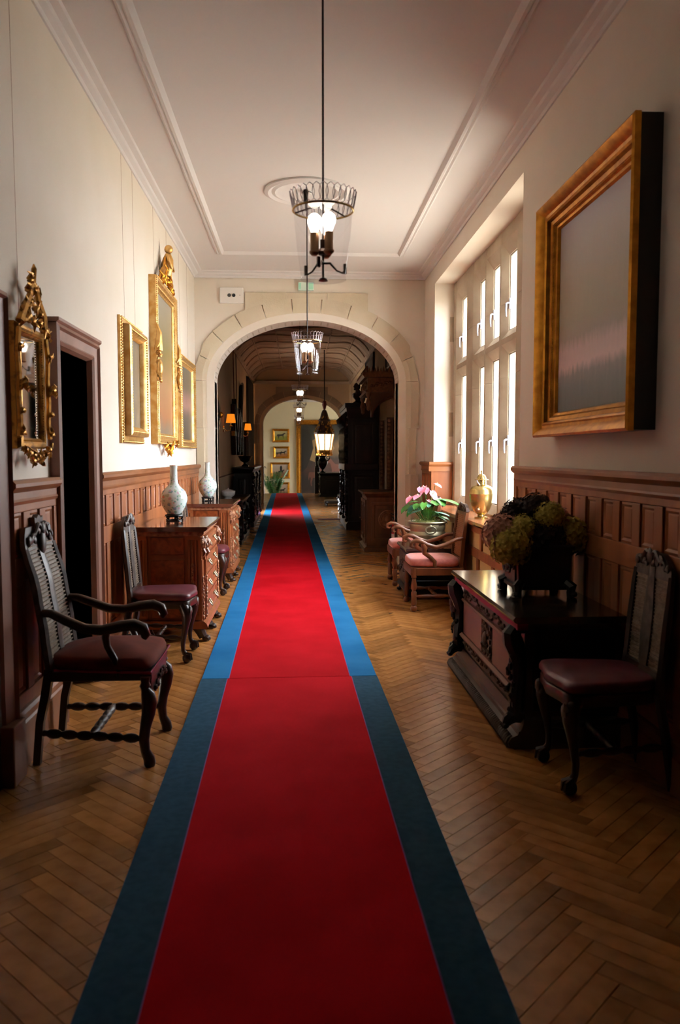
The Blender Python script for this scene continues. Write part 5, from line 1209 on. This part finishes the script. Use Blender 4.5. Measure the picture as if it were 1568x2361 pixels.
def carcass(name, label, cat, x0, x1, y0, y1, z1, mat, panel, rows=2, cornice=0.05, plinth=0.1, knobs=True, group=None, front=-1, glints=0):
    """cabinet standing against a side wall. front = -1: doors look towards -x, +1: towards +x"""
    cx, cy = (x0+x1)/2, (y0+y1)/2; t = thing(name, label, cat, (cx, cy, 0), 0, group)
    a, b = x0-cx, x1-cx; c, d = y0-cy, y1-cy; xf = a if front < 0 else b
    MB().box(a, b, c, d, plinth, z1-cornice).build('body', mat, t, smooth=0, bevel=0.005)
    e = 0.04; fa, fb = (a-e, b) if front < 0 else (a, b+e)
    MB().taper(fa, fb, c-e, d+e, 0, fa, fb, c-e, d+e, plinth*0.7).taper(fa, fb, c-e, d+e, plinth*0.7, a, b, c, d, plinth).build('plinth', mat, t, smooth=0)
    MB().taper(a, b, c, d, z1-cornice*2, fa, fb, c-e, d+e, z1-cornice*0.6).box(fa-(0.02 if front < 0 else 0), fb+(0.02 if front > 0 else 0), c-e-0.02, d+e+0.02, z1-cornice*0.6, z1).build('cornice', mat, t, smooth=0)
    H = z1-cornice*2-plinth
    for r in range(rows):
        z0 = plinth+0.05+H*r/rows; z2 = plinth+H*(r+1)/rows-0.04
        # near flank panel
        MB().frame(a+0.07, b-0.07, z0+0.03, z2-0.03, [(0, 0), (0, 0.018), (0.035, 0.018), (0.05, 0.004), (0.09, 0.012), (0.10, 0.0)], lambda u, w, h: (u, c-h, w)).box(a+0.15, b-0.15, c-0.008, c, z0+0.12, z2-0.12).build('side_panel', panel, t, smooth=0.3)
        n = max(2, round((d-c)/0.6))
        for k in range(n):
            ya, yb = c+(d-c)*k/n+0.03, c+(d-c)*(k+1)/n-0.03; s_ = front
            dd = MB().frame(ya, yb, z0, z2, [(0, 0), (0, 0.022), (0.04, 0.022), (0.06, 0.006), (0.10, 0.018), (0.11, 0.0)], lambda u, w, h: (xf+s_*h, u, w)).build('door', panel, t, smooth=0.3)
            if knobs: MB().ball((xf+s_*0.035, yb-0.02, (z0+z2)/2), 0.014, 8, 6).build('knob', 'old_brass', dd)
    if glints:
        g = random.Random(glints)
        for yc in (c+0.03, (c+d)/2, d-0.03):
            m = MB(); n = int(H/0.05)
            for i in range(n): m.ball((xf+front*0.025, yc+g.uniform(-0.012, 0.012), plinth+0.03+(H-0.06)*i/(n-1)), g.uniform(0.03, 0.042), 6, 5, (1, 1, 1.4), 0.5, i)
            m.build('carved_post', 'black_gloss', t)
    return t
# oak chest with roundel
oc = carcass('oak_chest', 'oak cupboard carved with a roundel just behind the arch', 'cupboard', 0.99, 1.50, 11.5, 12.35, 0.87, 'oak_hall', 'oak_hall', rows=1, cornice=0.04, plinth=0.08)
m = MB().lathe([(0.135, 0.0), (0.14, 0.015), (0.125, 0.025), (0.11, 0.012), (0.10, 0.02), (0.085, 0.008), (0.0, 0.008)], 32, (0.05, -0.425-0.002, 0.47), mat=rotm('X', PI/2))
m.ball((0.05, -0.44, 0.475), 0.05, 10, 8, (0.8, 0.4, 1.1)); m.tube([(0.02, -0.435, 0.42), (0.05, -0.44, 0.40), (0.09, -0.435, 0.42)], 0.018, 6); m.build('roundel', 'oak_hall_light', oc)
# carved oak portal
pt = thing('oak_portal', 'carved oak doorway canopy with arched spandrel above the roundel cupboard', 'portal', (1.30, 13.2, 0))
y0, y1 = -0.6, 0.6; xa, xb_ = -0.21, 0.20
MB().box(xa, xb_, y0, y1, 2.42, 2.62).build('frieze', 'oak_hall_light', pt, smooth=0, bevel=0.004)
MB().prism([(xa-0.05, 2.62), (xa-0.08, 2.66), (xa-0.08, 2.70), (xb_, 2.70), (xb_, 2.62)], 1, y0-0.05, y1+0.05).build('cornice', 'oak_hall_light', pt, smooth=0.3)
MB().prism([(xa-0.02, 2.39), (xa-0.04, 2.41), (xa-0.02, 2.43), (xb_, 2.43), (xb_, 2.39)], 1, y0-0.03, y1+0.03).build('lower_moulding', 'oak_hall_light', pt, smooth=0.3)
c = MB(); scroll_carving(c, lambda u, w, q: (u, y0-q, w), xa+0.03, xb_-0.02, 2.44, 2.60, 5, 0.014, 3); scroll_carving(c, lambda u, w, q: (xa-q, u, w), y0+0.03, y1-0.03, 2.44, 2.60, 12, 0.014, 5); c.build('frieze_carving', 'oak_hall_light', pt)
c = MB()
for i in range(9):
    u = xa+0.03+0.36*i/8; c.prism([(u-0.025, 2.70), (u+0.025, 2.70), (u+0.012, 2.74), (u, 2.78+0.03*(i % 2)), (u-0.012, 2.74)], 1, y0-0.01, y0+0.015)
for i in range(20):
    v = y0+0.03+1.14*i/19; c.prism([(v-0.025, 2.70), (v+0.025, 2.70), (v, 2.78+0.03*(i % 2))], 0, xa-0.01, xa+0.015)
c.build('cresting', 'oak_hall_light', pt)
poly = [(xb_, 2.39), (xa+0.05, 2.39)]
for i in range(11): a = PI/2*i/10; poly.append((xb_-0.34*math.cos(a), 2.0+0.30*math.sin(a)))
MB().prism(poly[:2]+[(xa+0.05, 2.0)]+poly[2:], 1, y0, y0+0.06).build('spandrel', 'oak_hall', pt, smooth=0)
c = MB(); st = [(xb_-0.34*math.cos(PI/2*i/10), y0-0.01, 2.0+0.30*math.sin(PI/2*i/10)) for i in range(11)]; c.tube(st, 0.025, 6); c.build('arch_moulding', 'oak_hall', pt)
MB().turned((xa+0.02, y0+0.02, 2.42), (xa+0.02, y0+0.02, 2.10), [(0, 0.04), (0.2, 0.045), (0.35, 0.025), (0.6, 0.05), (0.8, 0.03), (0.92, 0.03), (1, 0.005)], 10).build('pendant', 'oak_hall_light', pt)
MB().turned((xa+0.02, y1-0.04, 2.42), (xa+0.02, y1-0.04, 2.10), [(0, 0.04), (0.2, 0.045), (0.35, 0.025), (0.6, 0.05), (0.8, 0.03), (0.92, 0.03), (1, 0.005)], 10).build('pendant', 'oak_hall_light', pt)
for yy in (y0+0.03, y1-0.08):
    MB().box(xb_-0.10, xb_, yy, yy+0.09, 0, 2.0).build('jamb', 'oak_hall', pt, smooth=0, bevel=0.004)
    c = MB(); 
    for i in range(30): c.ball((xb_-0.06, yy-0.005, 0.1+1.85*i/29), 0.022, 6, 4, (1.3, 0.5, 1.2), 0.5, i)
    c.build('jamb_carving', 'oak_hall_light', pt)
MB().box(xb_-0.03, xb_, y0+0.12, y1-0.08, 0, 2.0).build('door_leaf', 'oak_hall', pt, smooth=0)
# great black cabinet
bc = carcass('tall_cabinet', 'tall black carved cabinet with panelled flank on the right of the hall', 'cabinet', 0.93, 1.50, 14.9, 16.9, 2.37, 'cabinet_wood', 'cabinet_panel', rows=2, cornice=0.14, plinth=0.16, glints=7)
MB().box(-0.36, 0.285, -1.05, 1.05, 1.12, 1.24).build('waist_moulding', 'cabinet_wood', bc, smooth=0, bevel=0.01)
c = MB(); g = random.Random(8)
for i in range(9):
    y = -0.95+1.9*i/8; c.tube([(-0.30, y, 2.20), (-0.37, y, 2.12), (-0.36, y, 2.04), (-0.30, y, 1.95)], [0.03, 0.05, 0.04, 0.02], 6); c.turned((-0.335, y, 1.92), (-0.335, y, 1.26), turned_prof(4, 0.035, i), 8)
c.build('front_column', 'black_gloss', bc)
bu = thing('dark_bust', 'dark bust standing on the tall black cabinet', 'bust', (1.14, 15.3, 2.3705))
MB().lathe([(0, 0), (0.09, 0), (0.09, 0.04), (0.05, 0.07), (0.04, 0.10), (0, 0.10)], 16).build('base', 'black_gloss', bu)
MB().tube([(0, 0, 0.08), (0, 0, 0.14), (0, 0, 0.20), (0, 0, 0.24), (-0.01, 0, 0.28)], [0.05, 0.10, 0.11, 0.05, 0.04], 10).ball((-0.015, 0, 0.34), 0.062, 12, 10, (1.05, 0.85, 1.25)).ball((-0.075, 0, 0.335), 0.014, 6, 5).ball((-0.06, 0, 0.29), 0.02, 6, 5).build('head_and_shoulders', 'bronze', bu)
# pictures on the right wall of the hall
fH = lambda u, w, h: (HXR-h, u, w)
PS = [(0, 0), (0, 0.03), (0.02, 0.04), (0.05, 0.03), (0.06, 0.012), (0.06, 0)]
picture('dark framed picture high on the hall wall above the cabinet', fH, 15.9, 17.8, 2.85, 3.45, PS, 'black_wood', 'paint_dark', 0.016)
picture('dark framed picture high on the hall wall above the oak portal', fH, 12.3, 13.7, 2.84, 3.30, PS, 'black_wood', 'paint_dark', 0.016)
# bench, footstool and side table further on
bn = thing('carved_bench', 'low black carved bench past the tall cabinet', 'bench', (1.2, 18.6, 0))
MB().box(-0.24, 0.28, -0.9, 0.9, 0.40, 0.46).build('seat', 'black_gloss', bn, smooth=0, bevel=0.01)
for yy in (-0.8, 0, 0.8):
    MB().turned((-0.2, yy, 0.0), (-0.2, yy, 0.40), turned_prof(3, 0.045, 4), 8).build('leg', 'black_gloss', bn); MB().turned((0.24, yy, 0.0), (0.24, yy, 0.40), turned_prof(3, 0.045, 4), 8).build('leg', 'black_gloss', bn)
MB().box(0.24, 0.29, -0.9, 0.9, 0.46, 1.10).build('backrest', 'black_wood', bn, smooth=0, bevel=0.01)
c = MB(); scroll_carving(c, lambda u, w, q: (-0.24-q, u, w), -0.85, 0.85, 0.28, 0.42, 12, 0.02, 3, 0.02); c.build('apron', 'black_gloss', bn)
fs = thing('footstool', 'low black footstool on the polished hall floor', 'stool', (0.93, 22.1, 0))
MB().rbox(-0.22, 0.26, -0.35, 0.35, 0.08, 0.16, 0.03, 0.01).build('seat', 'black_wood', fs, smooth=1)
for sx in (-0.16, 0.2):
    for sy in (-0.28, 0.28): MB().ball((sx, sy, 0.042), 0.042, 8, 6).build('foot', 'black_wood', fs)
tag(MB().box(0.42, 1.30, 17.25, 17.55, 0.0005, 0.006).frame(0.42, 1.30, 17.25, 17.55, [(0, 0.006), (0, 0.009), (0.02, 0.009), (0.02, 0.006)], lambda u, w, h: (u, w, h)).build('floor_strip', 'red_strip', smooth=0), 'narrow dark red mat laid across the floor beside the runner', 'mat')
sd = carcass('sideboard', 'black sideboard beyond the second arch carrying an urn', 'sideboard', 0.74, 1.6, 26.8, 28.3, 0.81, 'black_wood', 'black_wood', rows=1, cornice=0.05, plinth=0.08)
un = thing('black_urn', 'black handled urn on the far sideboard', 'urn', (0.80+0.02, 27.0, 0.811))
MB().lathe([(0, 0), (0.10, 0), (0.10, 0.03), (0.04, 0.07), (0.035, 0.11), (0.10, 0.18), (0.165, 0.30), (0.175, 0.38), (0.14, 0.45), (0.10, 0.49), (0.10, 0.54), (0.15, 0.585), (0, 0.585)], 20).build('urn_body', 'black_gloss', un)
for s_ in (-1, 1): MB().tube([(s_*0.16, 0, 0.40), (s_*0.24, 0, 0.48), (s_*0.22, 0, 0.56), (s_*0.12, 0, 0.53)], 0.014, 6).build('handle', 'black_gloss', un)
nw = thing('newel_post', 'dark turned newel post at the landing edge before the hunting picture', 'post', (0.69, 29.25, 0))
MB().box(-0.09, 0.09, -0.09, 0.09, 0, 0.95).build('post_base', 'black_wood', nw, smooth=0, bevel=0.01)
MB().lathe([(0.075, 0.95), (0.09, 0.98), (0.06, 1.02), (0.08, 1.2), (0.085, 1.3), (0.05, 1.36), (0.06, 1.4), (0.075, 1.6), (0.08, 1.7), (0.05, 1.76), (0.07, 1.82), (0.05, 1.90), (0, 1.92)], 14).build('turned_shaft', 'black_wood', nw)
wp = thing('white_post', 'slim white post at the left of the landing', 'post', (-1.28, 29.3, 0))
MB().lathe([(0.05, 0), (0.05, 0.1), (0.03, 0.14), (0.025, 0.5), (0.035, 0.55), (0.025, 0.9), (0.045, 0.94), (0, 0.98)], 12).build('shaft', 'white_plastic', wp)
MB().tube([(0, 0, 0.95), (0.06, 0, 1.0), (0.1, 0.02, 0.93)], 0.012, 6).build('hook', 'iron', wp)

# ------------------------------------------------------------------ ornate hall lantern
hl = thing('ornate_lantern', 'ornate eight sided lantern with glowing panes hanging by the tall cabinet', 'lantern', (0.62, 19.0, 1.40))
MB().tube([(0, 0, 1.10), (0, 0, 2.48)], 0.012, 6).build('chain', 'iron', hl)
MB().lathe([(0, 1.30), (0.04, 1.28), (0.055, 1.2), (0.03, 1.10), (0.02, 1.08), (0, 1.08)], 10).build('tassel', 'red_strip', hl)
for k in range(8):
    a0, a1 = 2*PI*k/8, 2*PI*(k+1)/8
    def ringp(r, z, a): return (r*math.cos(a), r*math.sin(a), z)
    MB().add([ringp(0.165, 0.13, a0), ringp(0.165, 0.13, a1), ringp(0.225, 0.50, a1), ringp(0.225, 0.50, a0), ringp(0.155, 0.13, a0), ringp(0.155, 0.13, a1), ringp(0.215, 0.50, a1), ringp(0.215, 0.50, a0)], [(0, 1, 2, 3), (7, 6, 5, 4), (0, 4, 5, 1), (1, 5, 6, 2), (2, 6, 7, 3), (3, 7, 4, 0)]).build('pane', 'lantern_glow', hl, smooth=0)
    MB().tube([ringp(0.17, 0.11, a0), ringp(0.235, 0.52, a0)], 0.011, 5).build('rib', 'gilt_antique', hl)
MB().lathe([(0.16, 0.02), (0.175, 0.05), (0.185, 0.12), (0.165, 0.13), (0.15, 0.05), (0.16, 0.02)], 8, a0=0).build('lower_gallery', 'gilt_antique', hl)
c = MB(); 
for k in range(24): a = 2*PI*k/24; c.ball((0.17*math.cos(a), 0.17*math.sin(a), 0.02+0.02*(k % 2)), 0.022, 6, 5, (1, 1, 1.4), 0.4, k)
c.build('fringe', 'gilt', hl)
MB().lathe([(0.25, 0.50), (0.25, 0.54), (0.20, 0.58), (0.16, 0.70), (0.13, 0.80), (0.15, 0.83), (0.10, 0.88), (0.08, 0.98), (0.05, 1.06), (0, 1.10)], 8).build('crown', 'bronze', hl, smooth=0.3)
c = MB(); g = random.Random(4)
for i in range(90):
    a = g.uniform(0, 2*PI); z = g.uniform(0.52, 0.95); r = 0.26-0.42*(z-0.5)**0.9; c.ball((r*math.cos(a), r*math.sin(a), z), g.uniform(0.014, 0.028), 5, 4, (1, 1, 1.3), 0.5, i)
c.build('crown_foliage', 'gilt_antique', hl)

# ------------------------------------------------------------------ left side of the hall
def sconce(label, y, z):
    t = thing('wall_sconce', label, 'sconce', (HXL, y, z), 0, 'wall sconces with orange shades')
    MB().lathe([(0, 0.02), (0.05, 0.018), (0.06, 0.0), (0, 0.0)], 16, (0.0, 0, -0.18), mat=rotm('Y', PI/2)).build('back_plate', 'brass', t)
    MB().tube([(0.01, 0, -0.18), (0.06, 0, -0.22), (0.12, 0, -0.20), (0.13, 0, -0.14)], 0.010, 6).build('arm', 'brass', t)
    MB().lathe([(0, -0.15), (0.03, -0.14), (0.035, -0.13), (0.012, -0.12), (0.012, -0.05), (0, -0.05)], 12, (0.13, 0, 0)).build('candle', 'brass', t)
    s_ = MB().lathe([(0.085, -0.075), (0.062, 0.075)], 20, (0.13, 0, 0)).build('shade', 'shade_orange', t)
    MB().ball((0.13, 0, -0.02), 0.02, 10, 8).build('bulb', 'bulb_sconce', s_)
    return t
M('bulb_sconce', 'FFFFFF', 0.5, emis='FFB45A', estr=40.0)
sconce('nearer wall sconce with a glowing orange shade in the hall', 14.0, 2.04)
sconce('farther wall sconce with a glowing orange shade by the dark hanging', 18.7, 2.06)
tg = MB().box(HXL, HXL+0.025, 20.2, 22.6, 1.1, 3.38)
for i in range(10): tg.tube([(HXL+0.03, 20.3+0.24*i, 1.1), (HXL+0.035, 20.32+0.24*i, 2.2), (HXL+0.03, 20.3+0.24*i, 3.38)], 0.03, 6)
tag(tg.build('dark_hanging', 'tapestry', smooth=0.8), 'tall dark wall hanging just before the second arch', 'wall hanging')
pr_ = thing('jamb_screen', 'dark curtain added to hide the lit jamb of the garden door', 'curtain', (HXL, 18.98, 0.02))  # added folds that cover the bright door jamb
for i in range(7): MB().tube([(-0.13+0.04*i, 0.02*math.sin(i*2), 0.0), (-0.13+0.04*i, 0.02*math.sin(i*2+1), 1.1), (-0.13+0.04*i, 0.02*math.sin(i*2), 2.17)], 0.032, 8).build('fold', 'tapestry', pr_, smooth=1)
sh = thing('oval_shield', 'dark oval shield on the hall wall near the first sconce', 'shield', (HXL, 12.75, 1.72))
MB().lathe([(0.0, 0.075), (0.12, 0.066), (0.22, 0.045), (0.30, 0.02), (0.32, 0.0), (0, 0.0)], 28, (0, 0, 0.32), mat=rotm('Y', PI/2), sy=0.7).build('shield_face', 'black_gloss', sh)
MB().tube([(0.02, 0.235*math.sin(2*PI*k/30), 0.32+0.335*math.cos(2*PI*k/30)) for k in range(31)], 0.018, 6, caps=False).build('rim', 'gilt_antique', sh)
MB().ball((0.08, 0, 0.32), 0.04, 10, 8, (1, 0.8, 1.2)).build('boss', 'gilt', sh)
tr = thing('wall_trophy', 'sheaf of dark pipes and blades hung on cords along the hall wall', 'wall trophy', (HXL, 16.5, 1.42))
for i in range(9):
    y = -1.0+0.26*i; z0 = 0.0+0.06*((i*5) % 4); z1 = 0.95-0.03*i+0.05*((i*3) % 4)
    MB().tube([(0.05+0.02*(i % 2), y+0.12, z0), (0.05+0.02*(i % 2), y-0.05, (z0+z1)/2), (0.06, y-0.16, z1)], [0.05, 0.055, 0.045], 8).build('pipe', 'black_gloss' if i % 3 else 'bronze', tr)
MB().tube([(0.05, 0.9, 0.7), (0.05, 1.15, 1.15), (0.05, 1.35, 1.5), (0.05, 1.6, 1.58)], [0.05, 0.05, 0.05, 0.03], 6).build('blade', 'iron', tr)
MB().box(0.02, 0.09, -1.1, 1.1, 0.35, 0.45).build('binding', 'gilt_antique', tr, smooth=0, bevel=0.01)
for y in (-0.5, 0.2): MB().tube([(0.03, y, 0.9), (0.02, y+0.02, 2.06)], 0.008, 5).build('cord', 'red_strip', tr)
po_ = thing('dark_pole', 'dark mahogany pole standing against the left wall of the hall', 'pole', (HXL+0.09, 12.0, 0))
MB().lathe([(0.05, 0), (0.05, 0.08), (0.03, 0.12), (0.028, 1.8), (0.04, 1.84), (0.03, 1.9), (0.045, 1.94), (0, 2.0)], 12).build('shaft', 'dark_wood', po_); MB().ball((0, 0, 2.02), 0.03, 8, 6).build('finial', 'brass', po_)
st = carcass('dark_settle', 'low black carved chest on the left of the hall with the china bowl', 'chest', -1.27, -0.93, 12.5, 14.4, 0.70, 'black_wood', 'black_wood', rows=1, cornice=0.05, plinth=0.08, front=1, glints=5)
bw = thing('china_bowl', 'white china tureen standing on the low black chest in the hall', 'tureen', (-1.13, 12.85, 0.7005))
MB().lathe([(0, 0), (0.06, 0), (0.065, 0.015), (0.05, 0.025), (0.10, 0.06), (0.115, 0.10), (0.11, 0.12), (0, 0.12)], 24).build('bowl_body', 'white_china', bw); MB().lathe([(0.118, 0.121), (0.115, 0.13), (0.06, 0.15), (0.015, 0.158), (0.018, 0.175), (0, 0.18)], 24).build('lid', 'white_china', bw)
cb = carcass('black_sideboard', 'tall black sideboard with carved front on the left of the hall', 'sideboard', -1.27, -0.91, 15.6, 18.3, 1.17, 'black_wood', 'black_wood', rows=1, cornice=0.06, plinth=0.12, front=1, glints=9)
MB().box(0.17, 0.215, -1.3, 1.3, 0.08, 0.16).box(0.17, 0.205, -1.3, 1.3, 0.0, 0.06).build('front_step', 'black_gloss', cb, smooth=0, bevel=0.01)
ua = thing('dark_urn', 'dark footed urn on the tall black sideboard', 'urn', (-1.08, 16.3, 1.1705))
MB().lathe([(0, 0), (0.08, 0), (0.07, 0.03), (0.03, 0.06), (0.03, 0.08), (0.10, 0.12), (0.13, 0.18), (0.15, 0.22), (0.13, 0.215), (0, 0.16)], 20).build('urn_body', 'black_gloss', ua)

# ------------------------------------------------------------------ end wall pictures and palm
def poly_on(put, pts, h, mat, name): 
    put(MB().prism([(p[0], p[1]) for p in pts], 1, YW-h-0.003, YW-h), name, mat, 0)
M('horse_dark', '2A2018', 0.6); M('rider_dark', '2A2626', 0.6)
HORSE = [(0.10, 0.62), (0.16, 0.66), (0.30, 0.65), (0.52, 0.66), (0.62, 0.72), (0.74, 0.82), (0.80, 0.86), (0.83, 0.82), (0.92, 0.72), (0.90, 0.68), (0.80, 0.70), (0.74, 0.60), (0.70, 0.48), (0.69, 0.30), (0.70, 0.10), (0.66, 0.10), (0.64, 0.30), (0.60, 0.44), (0.46, 0.42), (0.32, 0.42), (0.28, 0.30), (0.24, 0.20), (0.26, 0.08), (0.21, 0.08), (0.18, 0.24), (0.20, 0.40), (0.15, 0.46), (0.10, 0.30), (0.07, 0.44)]
def horse(put, x0, x1, z0, z1, h, flip=False, mat='horse_dark'):
    pts = [((x1-(x1-x0)*a if flip else x0+(x1-x0)*a), z0+(z1-z0)*b) for a, b in HORSE]
    poly_on(put, pts, h, mat, 'painted_horse')
PG = [(0, 0), (0, 0.05), (0.02, 0.06), (0.06, 0.045), (0.085, 0.02), (0.09, 0.015), (0.09, 0)]
t, put = picture('gilt framed painting of a dark horse, topmost on the end wall', fE, -1.07, -0.37, 1.94, 2.49, PG, 'gilt', 'horse_green', 0.018, group='horse paintings on the end wall'); horse(put, -0.92, -0.48, 2.06, 2.38, 0.02)
t, put = picture('gilt framed racing scene, second from top on the end wall', fE, -1.04, -0.37, 1.27, 1.77, PG, 'gilt', 'horse_sand', 0.018, group='horse paintings on the end wall'); horse(put, -0.80, -0.46, 1.40, 1.62, 0.02); horse(put, -0.95, -0.62, 1.38, 1.60, 0.024)
t, put = picture('larger gilt framed painting of a rider on horseback, third from top on the end wall', fE, -1.17, -0.35, 0.44, 1.11, PG, 'gilt', 'horse_brown', 0.018, group='horse paintings on the end wall'); horse(put, -0.86, -0.54, 0.58, 0.86, 0.02)
poly_on(put, [(-0.76, 0.76), (-0.68, 0.76), (-0.67, 0.90), (-0.70, 0.98), (-0.74, 0.97), (-0.77, 0.90)], 0.024, 'rider_dark', 'painted_rider')
t, put = picture('lowest gilt framed painting on the end wall, half hidden by the palm', fE, -1.0, -0.37, -0.35, 0.29, PG, 'gilt', 'horse_brown', 0.018, group='horse paintings on the end wall'); horse(put, -0.8, -0.5, -0.2, 0.1, 0.02)
t, put = picture('huge hunting scene in a gilt frame filling the end wall', fE, -0.08, 2.1, -0.6, 2.86, [(0, 0), (0, 0.06), (0.03, 0.08), (0.09, 0.07), (0.13, 0.05), (0.17, 0.055), (0.19, 0.02), (0.19, 0)], 'gilt', 'hunt_scene', 0.02, bead=[(0.07, 0.078, 0.02, 0.06)]); M('hunt_brown', '5A3224', 0.6); M('hunt_tree', '1E1810', 0.7); M('hunt_sky', '8A6E48', 0.7)
poly_on(put, [(0.35, 1.25), (0.75, 1.1), (1.0, 1.35), (1.25, 1.3), (1.5, 1.7), (1.3, 2.1), (0.9, 2.25), (0.5, 1.95), (0.3, 1.6)], 0.021, 'hunt_sky', 'painted_cloud')
poly_on(put, [(0.14, 0.7), (0.35, 0.9), (0.5, 1.3), (0.62, 1.7), (0.55, 2.2), (0.4, 2.45), (0.14, 2.5)], 0.025, 'hunt_tree', 'painted_tree')
horse(put, 0.35, 1.15, 0.05, 1.05, 0.025, mat='hunt_brown'); horse(put, 1.15, 1.95, 0.15, 1.5, 0.028, True, mat='hunt_brown')
pa = thing('potted_palm', 'green palm standing below the horse paintings in the end room', 'palm', (-0.95, 31.3, -1.3))
MB().lathe([(0, 0), (0.18, 0), (0.24, 0.40), (0.26, 0.42), (0.22, 0.42), (0.20, 0.38), (0, 0.38)], 20).build('pot', 'bronze', pa)
MB().tube([(0, 0, 0.38), (0.02, 0, 0.8), (0, 0, 1.1)], [0.05, 0.04, 0.03], 8).build('stem', 'dark_wood', pa)
g = random.Random(31)
for i in range(17):
    a = 2*PI*i/17+g.uniform(-.2, .2); up = g.uniform(0.9, 1.75); out = g.uniform(0.25, 0.55); m = MB(); pts = []
    for j in range(9):
        t_ = j/8; pts.append(Vector((out*t_*math.cos(a), out*t_*math.sin(a), 1.0+up*(t_-0.32*t_*t_))))
    m.tube(pts, [0.010-0.001*j for j in range(9)], 4)
    sd_ = Vector((-math.sin(a), math.cos(a), 0)); dr_ = Vector((math.cos(a), math.sin(a), 0))
    for j in range(1, 9):
        for q in (0, 0.5):
            p = pts[j]*(1-q)+pts[j-1]*q; L = 0.26*(1-abs(j/8-0.45))
            for s_ in (-1, 1):
                e = p+sd_*s_*L*0.8+dr_*L*0.35+Vector((0, 0, L*0.15)); w = Vector((0, 0, 0.018))
                m.add([p-w*0.5, (p+e)/2-w+Vector((0, 0, 0.02)), e, (p+e)/2+w+Vector((0, 0, 0.02))], [(0, 1, 2, 3)])
    m.build('frond', 'palm_green', pa, smooth=0)
fix_normals()
